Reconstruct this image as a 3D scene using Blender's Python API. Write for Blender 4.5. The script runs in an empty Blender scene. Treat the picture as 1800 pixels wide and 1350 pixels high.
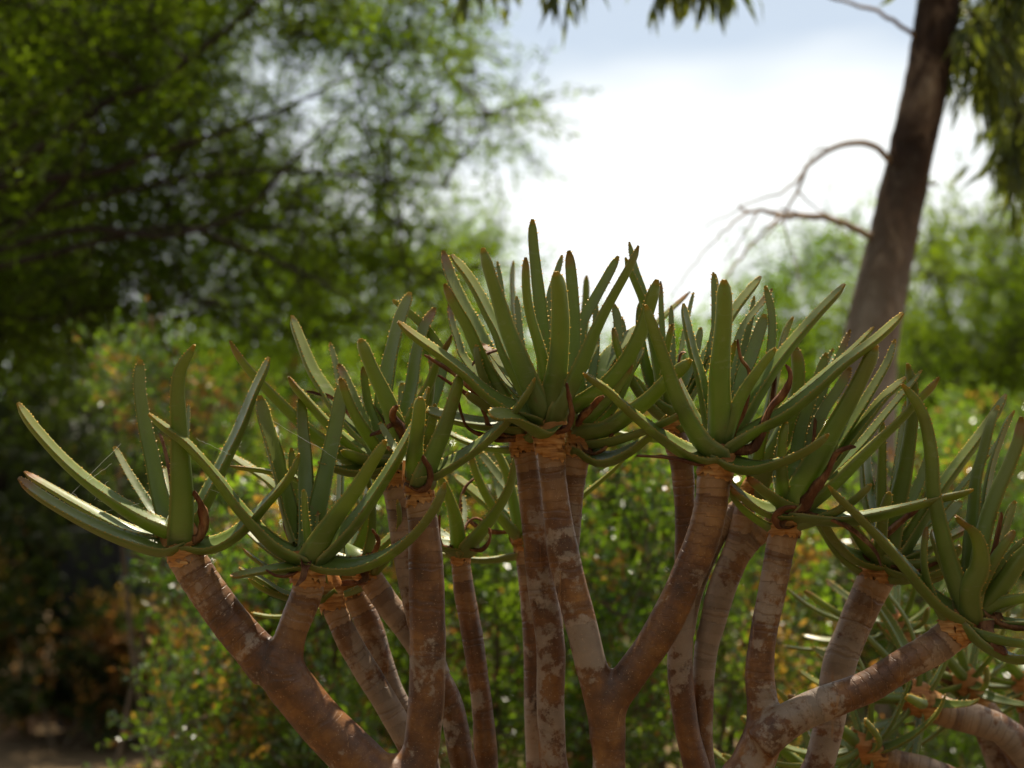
import bpy, math, random
import numpy as np
from mathutils import Vector, noise as mnoise

R = math.radians
rng = np.random.default_rng(7)
random.seed(7)
scene = bpy.context.scene
col = scene.collection

# ------------------------------------------------------------------ camera
CAM = np.array([0.0, 0.0, 1.4])
PITCH = R(3.0)
FPX = 900 / math.tan(R(15))          # focal length in photograph pixels (1800 wide)
FW = np.array([0, math.cos(PITCH), math.sin(PITCH)])
UP = np.array([0, -math.sin(PITCH), math.cos(PITCH)])
RT = np.array([1.0, 0, 0])
D0 = 2.03                            # distance of the aloe
PX = D0 / FPX                        # metres per photograph pixel at the aloe

def at(x, y, d=D0):
    """point seen at photo pixel x, y at depth d metres"""
    return CAM + d * (FW + RT * (x - 900) / FPX + UP * (675 - y) / FPX)

cd = bpy.data.cameras.new('camera')
cam = bpy.data.objects.new('camera', cd)
col.objects.link(cam)
cam.location = CAM
cam.rotation_euler = (R(90) + PITCH, 0, 0)
cd.sensor_width = 36
cd.lens = 18 / math.tan(R(15))
cd.clip_end = 2000
cd.clip_start = 0.05
cd.dof.use_dof = True
cd.dof.focus_distance = D0
cd.dof.aperture_fstop = cd.lens / 13.0
scene.camera = cam

# ------------------------------------------------------------------ sky and sun
SUN_EL, SUN_AZ = 64.0, 12.0          # behind the plants, a little to the right
w = bpy.data.worlds.new('World')
scene.world = w
w.use_nodes = True
nt = w.node_tree
nt.nodes.clear()
n_out = nt.nodes.new('ShaderNodeOutputWorld')
n_bg = nt.nodes.new('ShaderNodeBackground')
n_sky = nt.nodes.new('ShaderNodeTexSky')
n_sky.sky_type = 'NISHITA'
n_sky.sun_disc = False
n_sky.sun_elevation = R(SUN_EL)
n_sky.sun_rotation = R(SUN_AZ)
n_sky.air_density = 1.0
n_sky.dust_density = 0.3
n_sky.ozone_density = 2.0
n_tc = nt.nodes.new('ShaderNodeTexCoord')
n_map = nt.nodes.new('ShaderNodeMapping')
n_map.inputs['Scale'].default_value = (2.6, 2.6, 7.0)
n_map.inputs['Location'].default_value = (3.1, 1.7, 0.4)
n_no = nt.nodes.new('ShaderNodeTexNoise')
n_no.inputs['Scale'].default_value = 1.3
n_no.inputs['Detail'].default_value = 3.5
n_no.inputs['Roughness'].default_value = 0.52
n_rp = nt.nodes.new('ShaderNodeValToRGB')
n_rp.color_ramp.elements[0].position = 0.30
n_rp.color_ramp.elements[1].position = 0.54
n_rp.color_ramp.elements[0].color = (0.42, 0.42, 0.42, 1)   # thin veil everywhere
n_mix = nt.nodes.new('ShaderNodeMix')
n_mix.data_type = 'RGBA'
n_mix.inputs['B'].default_value = (11.8, 12.2, 12.1, 1)
L = nt.links.new
L(n_tc.outputs['Generated'], n_map.inputs['Vector'])
L(n_map.outputs['Vector'], n_no.inputs['Vector'])
n_sep = nt.nodes.new('ShaderNodeSeparateXYZ')
L(n_tc.outputs['Generated'], n_sep.inputs[0])
n_m1 = nt.nodes.new('ShaderNodeMapRange')      # haze and cloud gather low over the horizon
n_m1.inputs['From Min'].default_value = 0.0
n_m1.inputs['From Max'].default_value = 0.25
n_m1.inputs['To Min'].default_value = 0.30
n_m1.inputs['To Max'].default_value = -0.20
L(n_sep.outputs['Z'], n_m1.inputs['Value'])
n_add = nt.nodes.new('ShaderNodeMath')
L(n_no.outputs['Fac'], n_add.inputs[0])
L(n_m1.outputs['Result'], n_add.inputs[1])
L(n_add.outputs[0], n_rp.inputs['Fac'])
L(n_rp.outputs['Color'], n_mix.inputs['Factor'])
L(n_sky.outputs['Color'], n_mix.inputs['A'])
L(n_mix.outputs['Result'], n_bg.inputs['Color'])
n_bg.inputs['Strength'].default_value = 0.05
L(n_bg.outputs['Background'], n_out.inputs['Surface'])

sd = bpy.data.lights.new('sun', 'SUN')
sd.energy = 5.0
sd.angle = R(0.5)
sd.color = (1.0, 0.90, 0.73)
sun = bpy.data.objects.new('sun', sd)
col.objects.link(sun)
sv = Vector((math.cos(R(SUN_EL)) * math.sin(R(SUN_AZ)), math.cos(R(SUN_EL)) * math.cos(R(SUN_AZ)), math.sin(R(SUN_EL))))
sun.rotation_euler = sv.to_track_quat('Z', 'Y').to_euler()

scene.view_settings.view_transform = 'Standard'
scene.view_settings.look = 'None'
scene.view_settings.gamma = 1
scene.view_settings.exposure = 0.95
scene.view_settings.use_curve_mapping = False
cy = scene.cycles
cy.use_denoising = True
cy.max_bounces = 7
cy.diffuse_bounces = 4
cy.glossy_bounces = 3
cy.transmission_bounces = 5
cy.sample_clamp_indirect = 6

# ------------------------------------------------------------------ helpers
def tag(o, label=None, cat=None, group=None, kind=None):
    if label: o['label'] = label
    if cat: o['category'] = cat
    if group: o['group'] = group
    if kind: o['kind'] = kind
    return o

def empty(name, loc):
    o = bpy.data.objects.new(name, None)
    o.location = loc
    o.empty_display_size = 0.1
    col.objects.link(o)
    return o

def link(name, me, parent=None):
    """mesh in world coordinates -> object; children keep world coordinates"""
    o = bpy.data.objects.new(name, me)
    col.objects.link(o)
    if parent is not None:
        o.parent = parent
        p = parent
        off = Vector((0, 0, 0))
        while p is not None:
            off += p.location
            p = p.parent
        o.location = -off
    return o

def mesh(name, V, F, mats, mi=None, attrs=None, smooth=True):
    me = bpy.data.meshes.new(name)
    V = np.asarray(V, dtype=np.float32)
    if isinstance(F, np.ndarray):
        n, k = F.shape
        me.vertices.add(len(V)); me.vertices.foreach_set('co', V.ravel())
        me.loops.add(n * k); me.loops.foreach_set('vertex_index', F.astype(np.int32).ravel())
        me.polygons.add(n); me.polygons.foreach_set('loop_start', np.arange(0, n * k, k, dtype=np.int32))
    else:
        me.from_pydata(V.tolist(), [], F)
    for m in mats: me.materials.append(m)
    if mi is not None:
        me.polygons.foreach_set('material_index', np.asarray(mi, dtype=np.int32))
    me.polygons.foreach_set('use_smooth', np.full(len(me.polygons), smooth, dtype=bool))
    if attrs:
        for k, a in attrs.items():
            at_ = me.attributes.new(k, 'FLOAT', 'POINT')
            at_.data.foreach_set('value', np.asarray(a, dtype=np.float32))
    me.update(calc_edges=True)
    me.validate()
    return me

def nrm(v):
    v = np.asarray(v, float)
    return v / max(np.linalg.norm(v), 1e-9)

def spline(P, n):
    """Catmull-Rom through P, n samples at even arc length"""
    P = np.asarray(P, float)
    if len(P) == 2:
        t = np.linspace(0, 1, n)[:, None]
        return P[0] * (1 - t) + P[1] * t
    Q = np.vstack([2 * P[0] - P[1], P, 2 * P[-1] - P[-2]])
    out = []
    for i in range(1, len(Q) - 2):
        p0, p1, p2, p3 = Q[i - 1], Q[i], Q[i + 1], Q[i + 2]
        for t in np.linspace(0, 1, 12, endpoint=False):
            out.append(0.5 * ((2 * p1) + (-p0 + p2) * t + (2 * p0 - 5 * p1 + 4 * p2 - p3) * t * t + (-p0 + 3 * p1 - 3 * p2 + p3) * t ** 3))
    out.append(Q[-2])
    out = np.array(out)
    L_ = np.r_[0, np.cumsum(np.linalg.norm(np.diff(out[:, :3], axis=0), axis=1))]
    s = np.linspace(0, L_[-1], n)
    return np.stack([np.interp(s, L_, out[:, k]) for k in range(out.shape[1])], 1)

def tangents(P):
    T = np.gradient(P, axis=0)
    return T / np.maximum(np.linalg.norm(T, axis=1, keepdims=True), 1e-9)

def tube(P, r, sides=8, cap=True):
    """list of verts and quads for a tube along P with radius r (array)"""
    P = np.asarray(P, float)
    n = len(P)
    r = np.broadcast_to(np.asarray(r, float), (n,))
    T = tangents(P)
    a = nrm(np.cross(T[0], [0.31, 0.77, 0.55]))
    V = []
    ang = np.linspace(0, 2 * np.pi, sides, endpoint=False)
    for i in range(n):
        a = nrm(a - T[i] * np.dot(a, T[i]))
        b = np.cross(T[i], a)
        V.append(P[i] + r[i] * (np.cos(ang)[:, None] * a + np.sin(ang)[:, None] * b))
    V = np.vstack(V)
    F = []
    for i in range(n - 1):
        for j in range(sides):
            k = (j + 1) % sides
            F.append((i * sides + j, i * sides + k, (i + 1) * sides + k, (i + 1) * sides + j))
    if cap:
        F.append(tuple(range(sides))[::-1])
        F.append(tuple((n - 1) * sides + j for j in range(sides)))
    return V, F

class Bag:
    def __init__(s): s.V, s.F, s.M, s.n = [], [], [], 0
    def add(s, V, F, m=0):
        s.V.append(np.asarray(V, float))
        s.F += [tuple(i + s.n for i in f) for f in F]
        s.M += [m] * len(F)
        s.n += len(V)
    def mesh(s, name, mats, smooth=True):
        return mesh(name, np.vstack(s.V), s.F, mats, s.M, smooth=smooth)

# ------------------------------------------------------------------ materials
def mat(name):
    m = bpy.data.materials.new(name)
    m.use_nodes = True
    t = m.node_tree
    t.nodes.clear()
    return m, t

class N:
    """tiny node builder"""
    def __init__(s, name):
        s.m, s.t = mat(name)
    def n(s, kind, **kw):
        nd = s.t.nodes.new('ShaderNode' + kind)
        for k, v in kw.items():
            if k in nd.inputs.keys() if isinstance(k, str) else False:
                s.set(nd, k, v)
            else:
                setattr(nd, k, v)
        return nd
    def set(s, nd, k, v):
        i = nd.inputs[k]
        if hasattr(v, 'is_output') and v.is_output: s.t.links.new(v, i)
        else: i.default_value = v
    def noise(s, scale, detail=4, rough=0.5, vec=None, dist=0.0):
        nd = s.n('TexNoise')
        nd.inputs['Scale'].default_value = scale
        nd.inputs['Detail'].default_value = detail
        nd.inputs['Roughness'].default_value = rough
        nd.inputs['Distortion'].default_value = dist
        s.t.links.new(vec if vec is not None else s.obj(), nd.inputs['Vector'])
        return nd.outputs['Fac']
    def obj(s):
        if not hasattr(s, '_o'): s._o = s.n('TexCoord').outputs['Object']
        return s._o
    def mapped(s, scale):
        m = s.n('Mapping'); m.inputs['Scale'].default_value = scale
        s.t.links.new(s.obj(), m.inputs['Vector'])
        return m.outputs['Vector']
    def attr(s, name):
        a = s.n('Attribute'); a.attribute_name = name
        return a.outputs['Fac']
    def ramp(s, fac, stops, interp='LINEAR'):
        r = s.n('ValToRGB'); cr = r.color_ramp; cr.interpolation = interp
        while len(cr.elements) < len(stops): cr.elements.new(0.5)
        for e, (p, c) in zip(cr.elements, stops):
            e.position = p
            e.color = (c, c, c, 1) if isinstance(c, (int, float)) else (*c, 1)
        s.t.links.new(fac, r.inputs['Fac'])
        return r.outputs['Color']
    def mix(s, f, a, b, blend='MIX'):
        x = s.n('Mix'); x.data_type = 'RGBA'; x.blend_type = blend
        for k, v in (('Factor', f), ('A', a), ('B', b)):
            i = [q for q in x.inputs if q.name == k and (q.type == 'RGBA' or (k == 'Factor' and q.type == 'VALUE'))][0]
            if hasattr(v, 'is_output'): s.t.links.new(v, i)
            else: i.default_value = v if k == 'Factor' else (*v, 1)
        return [q for q in x.outputs if q.type == 'RGBA'][0]
    def math(s, op, a, b=0.0):
        x = s.n('Math'); x.operation = op
        for i, v in ((0, a), (1, b)):
            if hasattr(v, 'is_output'): s.t.links.new(v, x.inputs[i])
            else: x.inputs[i].default_value = v
        return x.outputs[0]
    def bump(s, h, strength, dist):
        b = s.n('Bump'); b.inputs['Strength'].default_value = strength; b.inputs['Distance'].default_value = dist
        s.t.links.new(h, b.inputs['Height'])
        return b.outputs['Normal']
    def out(s, color, rough=0.6, normal=None, trans=None, tfac=0.4, spec=0.5, sss=0.0):
        p = s.n('BsdfPrincipled')
        for k, v in (('Base Color', color), ('Roughness', rough), ('Specular IOR Level', spec)):
            i = p.inputs[k]
            if hasattr(v, 'is_output'): s.t.links.new(v, i)
            else: i.default_value = (*v, 1) if k == 'Base Color' else v
        if normal is not None: s.t.links.new(normal, p.inputs['Normal'])
        o = s.n('OutputMaterial')
        sh = p.outputs[0]
        if trans is not None:
            tr = s.n('BsdfTranslucent')
            if hasattr(trans, 'is_output'): s.t.links.new(trans, tr.inputs['Color'])
            else: tr.inputs['Color'].default_value = (*trans, 1)
            mx = s.n('MixShader'); mx.inputs[0].default_value = tfac
            s.t.links.new(sh, mx.inputs[1]); s.t.links.new(tr.outputs[0], mx.inputs[2])
            sh = mx.outputs[0]
        s.t.links.new(sh, o.inputs['Surface'])
        return s.m

def foliage_mat(name, a, b, ta, tb, rough=0.45, tfac=0.5, spec=0.4, scale=1.5):
    g = N(name)
    f1 = g.noise(scale, 2)
    f2 = g.noise(40, 1)
    f = g.math('ADD', g.math('MULTIPLY', f1, 0.6), g.math('MULTIPLY', f2, 0.4))
    f = g.ramp(f, [(0.35, 0.0), (0.65, 1.0)])
    c = g.mix(f, a, b)
    t = g.mix(f, ta, tb)
    return g.out(c, rough, None, t, tfac, spec)

# aloe leaf: grey green, paler near the base, tips brown orange, thin yellow margin
g = N('aloe_leaf')
s_ = g.attr('along'); e_ = g.attr('edge')
oi = g.n('ObjectInfo').outputs['Random']
base = g.mix(oi, (0.074, 0.120, 0.014), (0.120, 0.156, 0.026))
bl = g.ramp(g.noise(28, 4, 0.6), [(0.35, 0.0), (0.7, 1.0)])
base = g.mix(g.math('MULTIPLY', bl, 0.7), base, (0.145, 0.18, 0.035))
base = g.mix(g.ramp(s_, [(0.0, 0.6), (0.25, 0.0)]), base, (0.185, 0.215, 0.075))
base = g.mix(g.ramp(s_, [(0.45, 0.0), (0.93, 0.6)]), base, (0.19, 0.17, 0.035))
base = g.mix(g.ramp(s_, [(0.968, 0.0), (0.995, 0.9)]), base, (0.55, 0.30, 0.05))
base = g.mix(g.ramp(s_, [(0.0, 0.5), (0.045, 0.0)]), base, (0.30, 0.16, 0.05))
base = g.mix(g.ramp(e_, [(0.90, 0.0), (0.99, 0.75)]), base, (0.42, 0.33, 0.09))
dryt = g.math('MULTIPLY', g.ramp(oi, [(0.70, 0.0), (0.78, 1.0)]), g.ramp(g.math('ADD', s_, g.math('MULTIPLY', g.noise(60, 3), 0.12)), [(0.93, 0.0), (0.99, 0.9)]))
base = g.mix(dryt, base, (0.20, 0.075, 0.022))
streak = g.ramp(g.noise(1.0, 4, 0.65, g.mapped((26, 26, 90)), 1.5), [(0.60, 0.0), (0.66, 0.5)])
base = g.mix(streak, base, (0.20, 0.21, 0.10))
sp = g.ramp(g.noise(420, 2, 0.5), [(0.69, 0.0), (0.74, 0.55)])
base = g.mix(sp, base, (0.06, 0.05, 0.025))
blot = g.ramp(g.noise(95, 3, 0.6), [(0.655, 0.0), (0.70, 0.6)])
base = g.mix(blot, base, (0.15, 0.09, 0.03))
hgt = g.math('ADD', g.noise(120, 4, 0.6), g.math('MULTIPLY', g.noise(700, 2), 0.3))
M_LEAF = g.out(base, g.ramp(g.noise(60, 3), [(0.3, 0.36), (0.7, 0.52)]), g.bump(hgt, 0.16, 0.002), (0.38, 0.50, 0.03), 0.22, 0.5)

g = N('aloe_tooth')
M_TOOTH = g.out(g.mix(g.noise(60, 2), (0.66, 0.36, 0.04), (0.78, 0.52, 0.09)), 0.4, None, (0.8, 0.5, 0.1), 0.35)

g = N('dry_leaf')
v = g.ramp(g.noise(1.0, 5, 0.65, g.mapped((60, 60, 14))), [(0.3, (0.06, 0.022, 0.010)), (0.5, (0.20, 0.080, 0.030)), (0.66, (0.42, 0.22, 0.09))])
v = g.mix(g.ramp(oi2 := g.n('ObjectInfo').outputs['Random'], [(0.3, 0.0), (1.0, 0.55)]), v, (0.10, 0.03, 0.016))
M_DRY = g.out(v, 0.6, g.bump(g.noise(1.0, 4, 0.6, g.mapped((420, 420, 60))), 0.8, 0.006), (0.4, 0.16, 0.05), 0.15, 0.3)

g = N('leaf_sheath')
al = g.attr('along')
fib = g.noise(1.0, 4, 0.55, g.mapped((38, 38, 330)), 0.3)
v = g.ramp(fib, [(0.28, (0.14, 0.05, 0.014)), (0.5, (0.48, 0.21, 0.05)), (0.76, (0.68, 0.42, 0.17))])
v = g.mix(g.ramp(al, [(0.55, 0.0), (1.0, 0.6)]), v, (0.45, 0.15, 0.045))
M_SHEATH = g.out(v, 0.55, g.bump(fib, 0.45, 0.003), (0.7, 0.30, 0.08), 0.2, 0.3)

# stem bark: reddish brown skin, grey waxy patches, ring scars, tan near the top
g = N('aloe_bark')
al = g.attr('along')
n1 = g.noise(9, 5, 0.62, None, 0.4)
n2 = g.noise(26, 5, 0.65)
skin = g.ramp(n2, [(0.28, (0.030, 0.010, 0.003)), (0.5, (0.110, 0.038, 0.007)), (0.75, (0.25, 0.105, 0.020))])
wx = g.math('ADD', g.math('MULTIPLY', n1, 0.72), g.math('MULTIPLY', g.noise(70, 5, 0.7), 0.28))
oi = g.n('ObjectInfo').outputs['Random']
waxm = g.ramp(g.math('ADD', wx, g.math('MULTIPLY', oi, 0.04)), [(0.51, 0.0), (0.545, 0.7)])
waxc = g.mix(g.noise(45, 4), (0.18, 0.130, 0.090), (0.38, 0.295, 0.215))
c = g.mix(waxm, skin, waxc)
# ring scars
wob = g.math('MULTIPLY', g.noise(22, 2), 0.012)
ph = g.math('ADD', al, wob)
sn = g.math('SINE', g.math('MULTIPLY', ph, 2 * math.pi / 0.0105), 0)
wn = g.n('TexWhiteNoise'); wn.noise_dimensions = '1D'
g.t.links.new(g.math('FLOOR', g.math('DIVIDE', ph, 0.0105)), wn.inputs['W'])
tone = g.ramp(wn.outputs['Value'], [(0.0, 0.66), (1.0, 1.25)])
c = g.mix(g.ramp(al, [(0.0, 0.85), (0.12, 0.6), (0.28, 0.12)]), c, g.mix(1.0, c, tone, 'MULTIPLY'))
ringm = g.ramp(sn, [(0.86, 0.0), (0.985, 1.0)])
fade = g.ramp(al, [(0.02, 1.0), (0.24, 0.18)])
rl = g.math('MULTIPLY', ringm, fade)
c = g.mix(g.math('MULTIPLY', rl, 0.45), c, (0.085, 0.035, 0.016))
band = g.ramp(g.math('SINE', g.math('MULTIPLY', ph, 2 * math.pi / 0.027), 0), [(0.2, 0.0), (0.9, 1.0)])
topc = g.mix(wn.outputs['Value'], (0.135, 0.056, 0.016), (0.31, 0.165, 0.065))
c = g.mix(g.ramp(g.math('ADD', al, g.math('MULTIPLY', g.noise(14, 3), 0.05)), [(0.035, 0.92), (0.115, 0.0)]), c, topc)
crk = g.ramp(g.noise(1.0, 3, 0.6, g.mapped((55, 55, 5)), 0.6), [(0.655, 0.0), (0.685, 0.6), (0.70, 0.0)])
c = g.mix(crk, c, (0.32, 0.16, 0.06))
spk = g.ramp(g.noise(520, 2), [(0.66, 0.0), (0.72, 0.5)])
c = g.mix(spk, c, (0.42, 0.27, 0.16))
hgt = g.math('ADD', g.math('MULTIPLY', rl, -0.6), g.math('ADD', g.math('MULTIPLY', g.noise(200, 4, 0.6), 0.35), g.math('MULTIPLY', waxm, 0.15)))
M_BARK = g.out(c, g.ramp(n1, [(0.3, 0.40), (0.7, 0.6)]), g.bump(hgt, 0.7, 0.002), None, 0, 0.5)

g = N('eucalyptus_bark')
n1 = g.noise(1.0, 5, 0.65, g.mapped((13, 13, 7)), 0.6)
n2 = g.noise(1.0, 4, 0.6, g.mapped((60, 60, 26)))
c = g.ramp(n1, [(0.36, (0.010, 0.006, 0.004)), (0.5, (0.036, 0.020, 0.012)), (0.60, (0.13, 0.085, 0.055)), (0.72, (0.30, 0.23, 0.165))])
c = g.mix(g.ramp(n2, [(0.45, 0.0), (0.7, 0.5)]), c, (0.05, 0.027, 0.018))
zz = g.n('SeparateXYZ'); g.t.links.new(g.obj(), zz.inputs[0])
mr = g.n('MapRange'); mr.inputs['From Min'].default_value = 2.75; mr.inputs['From Max'].default_value = 2.15
g.t.links.new(g.math('ADD', zz.outputs['Z'], g.math('MULTIPLY', n1, 1.1)), mr.inputs['Value'])
c = g.mix(mr.outputs['Result'], c, g.mix(n2, (0.16, 0.115, 0.08), (0.36, 0.285, 0.215)))
M_EUBARK = g.out(c, 0.8, g.bump(g.math('ADD', n1, n2), 0.7, 0.02), None, 0, 0.2)
g = N('dark_bark')
n1 = g.noise(30, 4, 0.6)
M_BARKD = g.out(g.ramp(n1, [(0.3, (0.018, 0.013, 0.010)), (0.7, (0.055, 0.040, 0.030))]), 0.85, g.bump(n1, 0.5, 0.01), None, 0, 0.2)
g = N('twig_bark')
n1 = g.noise(30, 3, 0.6)
M_TWIG = g.out(g.ramp(n1, [(0.3, (0.06, 0.042, 0.026)), (0.7, (0.16, 0.115, 0.07))]), 0.8, None, None, 0, 0.2)
g = N('dead_wood')
n1 = g.noise(14, 4, 0.6)
M_DEAD = g.out(g.ramp(n1, [(0.3, (0.14, 0.085, 0.045)), (0.7, (0.36, 0.25, 0.15))]), 0.8, g.bump(n1, 0.4, 0.01), None, 0, 0.2)

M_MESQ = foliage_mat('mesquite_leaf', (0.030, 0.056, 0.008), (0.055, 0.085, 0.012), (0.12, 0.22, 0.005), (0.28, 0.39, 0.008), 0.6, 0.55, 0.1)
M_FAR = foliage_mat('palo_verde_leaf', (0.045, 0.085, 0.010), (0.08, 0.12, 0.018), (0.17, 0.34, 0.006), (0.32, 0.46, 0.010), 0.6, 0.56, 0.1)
M_DARK = foliage_mat('dark_leaf', (0.016, 0.030, 0.007), (0.032, 0.050, 0.010), (0.05, 0.09, 0.006), (0.11, 0.15, 0.01), 0.5, 0.35, 0.25)  # darker leaf colour stands in for deep shade on the left plants
M_EUC = foliage_mat('eucalyptus_leaf', (0.035, 0.055, 0.018), (0.06, 0.085, 0.03), (0.16, 0.22, 0.02), (0.34, 0.36, 0.03), 0.4, 0.42, 0.4, 4)
M_CREO = foliage_mat('creosote_leaf', (0.045, 0.085, 0.012), (0.08, 0.12, 0.02), (0.16, 0.34, 0.010), (0.34, 0.50, 0.020), 0.25, 0.44, 0.9, 3)
M_GOLD = foliage_mat('yellow_leaf', (0.38, 0.20, 0.03), (0.42, 0.28, 0.06), (0.62, 0.30, 0.03), (0.70, 0.45, 0.06), 0.45, 0.45, 0.4, 3)
M_RUST = foliage_mat('rust_leaf', (0.20, 0.085, 0.022), (0.26, 0.13, 0.04), (0.34, 0.13, 0.02), (0.45, 0.22, 0.04), 0.6, 0.4, 0.3, 3)

g = N('dirt')
n1 = g.noise(0.6, 6, 0.6); n2 = g.noise(22, 5, 0.65)
c = g.ramp(n1, [(0.3, (0.095, 0.062, 0.032)), (0.7, (0.18, 0.122, 0.064))])
c = g.mix(g.ramp(n2, [(0.4, 0.0), (0.7, 0.5)]), c, (0.13, 0.085, 0.05))
M_DIRT = g.out(c, 0.95, g.bump(n2, 0.6, 0.03), None, 0, 0.1)
g = N('stone')
n1 = g.noise(6, 5, 0.6)
M_STONE = g.out(g.ramp(n1, [(0.3, (0.14, 0.085, 0.05)), (0.7, (0.34, 0.22, 0.13))]), 0.9, g.bump(n1, 0.6, 0.02), None, 0, 0.2)
g = N('black_metal')
M_BLACK = g.out(g.mix(g.noise(5, 3), (0.012, 0.012, 0.014), (0.022, 0.022, 0.025)), 0.5)
g = N('grey_metal')
M_GREYM = g.out(g.mix(g.noise(4, 4), (0.13, 0.145, 0.15), (0.19, 0.205, 0.21)), 0.55)
g = N('blue_metal')
M_BLUEM = g.out(g.mix(g.noise(4, 4), (0.10, 0.14, 0.21), (0.15, 0.19, 0.27)), 0.5)
g = N('spider_silk')
M_SILK = g.out((0.8, 0.8, 0.75), 0.35, None, (0.8, 0.8, 0.75), 0.4, 0.6)

# ------------------------------------------------------------------ ground
def ground():
    n = 120
    xs = np.sign(np.linspace(-1, 1, n)) * np.abs(np.linspace(-1, 1, n)) ** 3 * 400
    ys = np.sign(np.linspace(-1, 1, n)) * np.abs(np.linspace(-1, 1, n)) ** 3 * 400 + 8
    V = []
    for y in ys:
        for x in xs:
            d = math.hypot(x, y - 8)
            z = 0.05 * mnoise.noise((x * 0.9, y * 0.9, 0)) + 0.02 * mnoise.noise((x * 4, y * 4, 3)) if d < 60 else 0.0
            V.append((x, y, z - 0.03))
    I = np.arange(n * n).reshape(n, n)
    F = np.stack([I[:-1, :-1], I[:-1, 1:], I[1:, 1:], I[1:, :-1]], -1).reshape(-1, 4)
    o = link('ground', mesh('ground', V, F, [M_DIRT]))
    tag(o, 'bare tan dirt ground under the plants', 'ground', kind='structure')
ground()

# ------------------------------------------------------------------ aloe: stems
# each line: depth offset in cm, then x,y,width triples in photograph pixels from the top down
BRANCHES = {
 'left_fork': [
  (0,  '314,948,56 330,983,66 360,1033,67 400,1087,69 437,1130,74 480,1180,80'),
  (-1, '541,992,54 543,1033,56 522,1087,55 508,1127,57 497,1180,84 533,1233,84 570,1277,86 617,1324,88 664,1370,90 722,1435,96'),
  (-1, '734,850,46 739,885,50 745,930,56 748,983,62 750,1033,64 752,1133,64 749,1233,66 741,1317,66 728,1435,82'),
 ],
 'left_back': [
  (8, '575,1046,38 588,1070,42 613,1127,44 650,1190,46 687,1250,46 730,1330,48 750,1420,52'),
  (19, '612,1028,40 622,1043,44 650,1100,46 670,1167,46 693,1227,45 735,1310,48 755,1420,52'),
 ],
 'left_behind': [
  (13, '636,1000,40 650,1015,44 680,1060,46 717,1107,46 758,1172,46 790,1233,45 808,1317,46 820,1420,50'),
  (9, '690,838,46 700,880,46 712,960,46 728,1050,46 745,1120,46 770,1190,48'),
 ],
 'slender': [(17, '807,966,30 811,1000,34 816,1040,37 830,1117,38 846,1233,38 852,1305,42 856,1420,46')],
 'slender_back': [(25, '914,938,30 920,975,30 926,1020,32 934,1090,34 938,1150,36 940,1250,38 945,1420,42')],
 'centre_back': [(6, '918,770,46 924,800,42 937,905,44 950,1017,50 967,1128,53 968,1239,50 973,1346,50 985,1430,56')],
 'centre_fork': [
  (-1, '966,762,50 969,800,48 974,861,48 990,972,56 1012,1061,57 1034,1150,58 1052,1212,60 1066,1262,66 1070,1340,58 1068,1430,64'),
  (3, '1018,775,48 1013,815,42 1008,862,38 1002,915,42 992,985,46'),
  (-1, '1258,808,58 1254,845,60 1250,883,58 1234,950,60 1203,1025,60 1159,1114,62 1108,1186,60 1072,1240,64 1068,1300,66'),
 ],
 'behind_right': [
  (10, '1182,748,44 1192,790,44 1200,830,40 1204,928,36 1203,1050,40 1195,1172,46 1208,1283,45 1226,1360,48 1230,1440,52'),
  (13, '1325,850,30 1300,888,32 1268,928,34 1240,985,36 1215,1050,38 1200,1120,40'),
 ],
 'grey_right': [
  (12, '1310,880,36 1306,925,44 1294,972,50 1268,1035,50 1254,1090,46 1240,1150,42 1232,1283,42 1235,1360,46 1238,1440,50'),
  (12, '1372,905,32 1350,928,34 1322,950,36 1298,978,40'),
 ],
 'right_fork': [
  (2, '1382,912,52 1377,940,52 1371,965,50 1357,1043,50 1343,1109,49 1335,1183,52 1341,1240,56 1343,1287,70 1322,1346,78 1295,1430,84'),
  (0, '1700,1086,58 1672,1116,62 1635,1143,61 1583,1172,58 1528,1206,58 1472,1228,60 1417,1250,63 1370,1278,66 1335,1310,66'),
 ],
 'far_back': [(46, '979,738,34 978,800,34 975,950,36 970,1150,38 968,1300,40 968,1420,44')],
 'right_back': [(13, '1552,996,60 1540,1018,64 1522,1054,62 1498,1109,58 1476,1165,60 1457,1276,54 1440,1346,55 1420,1430,60')],
}

aloe = empty('aloe_tree', (0.03, 2.12, 0))
tag(aloe, 'many-stemmed aloe tree with toothed green rosettes on bare reddish brown branches', 'aloe')
BASE = np.array([0.03, 2.12, 0.0])

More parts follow.
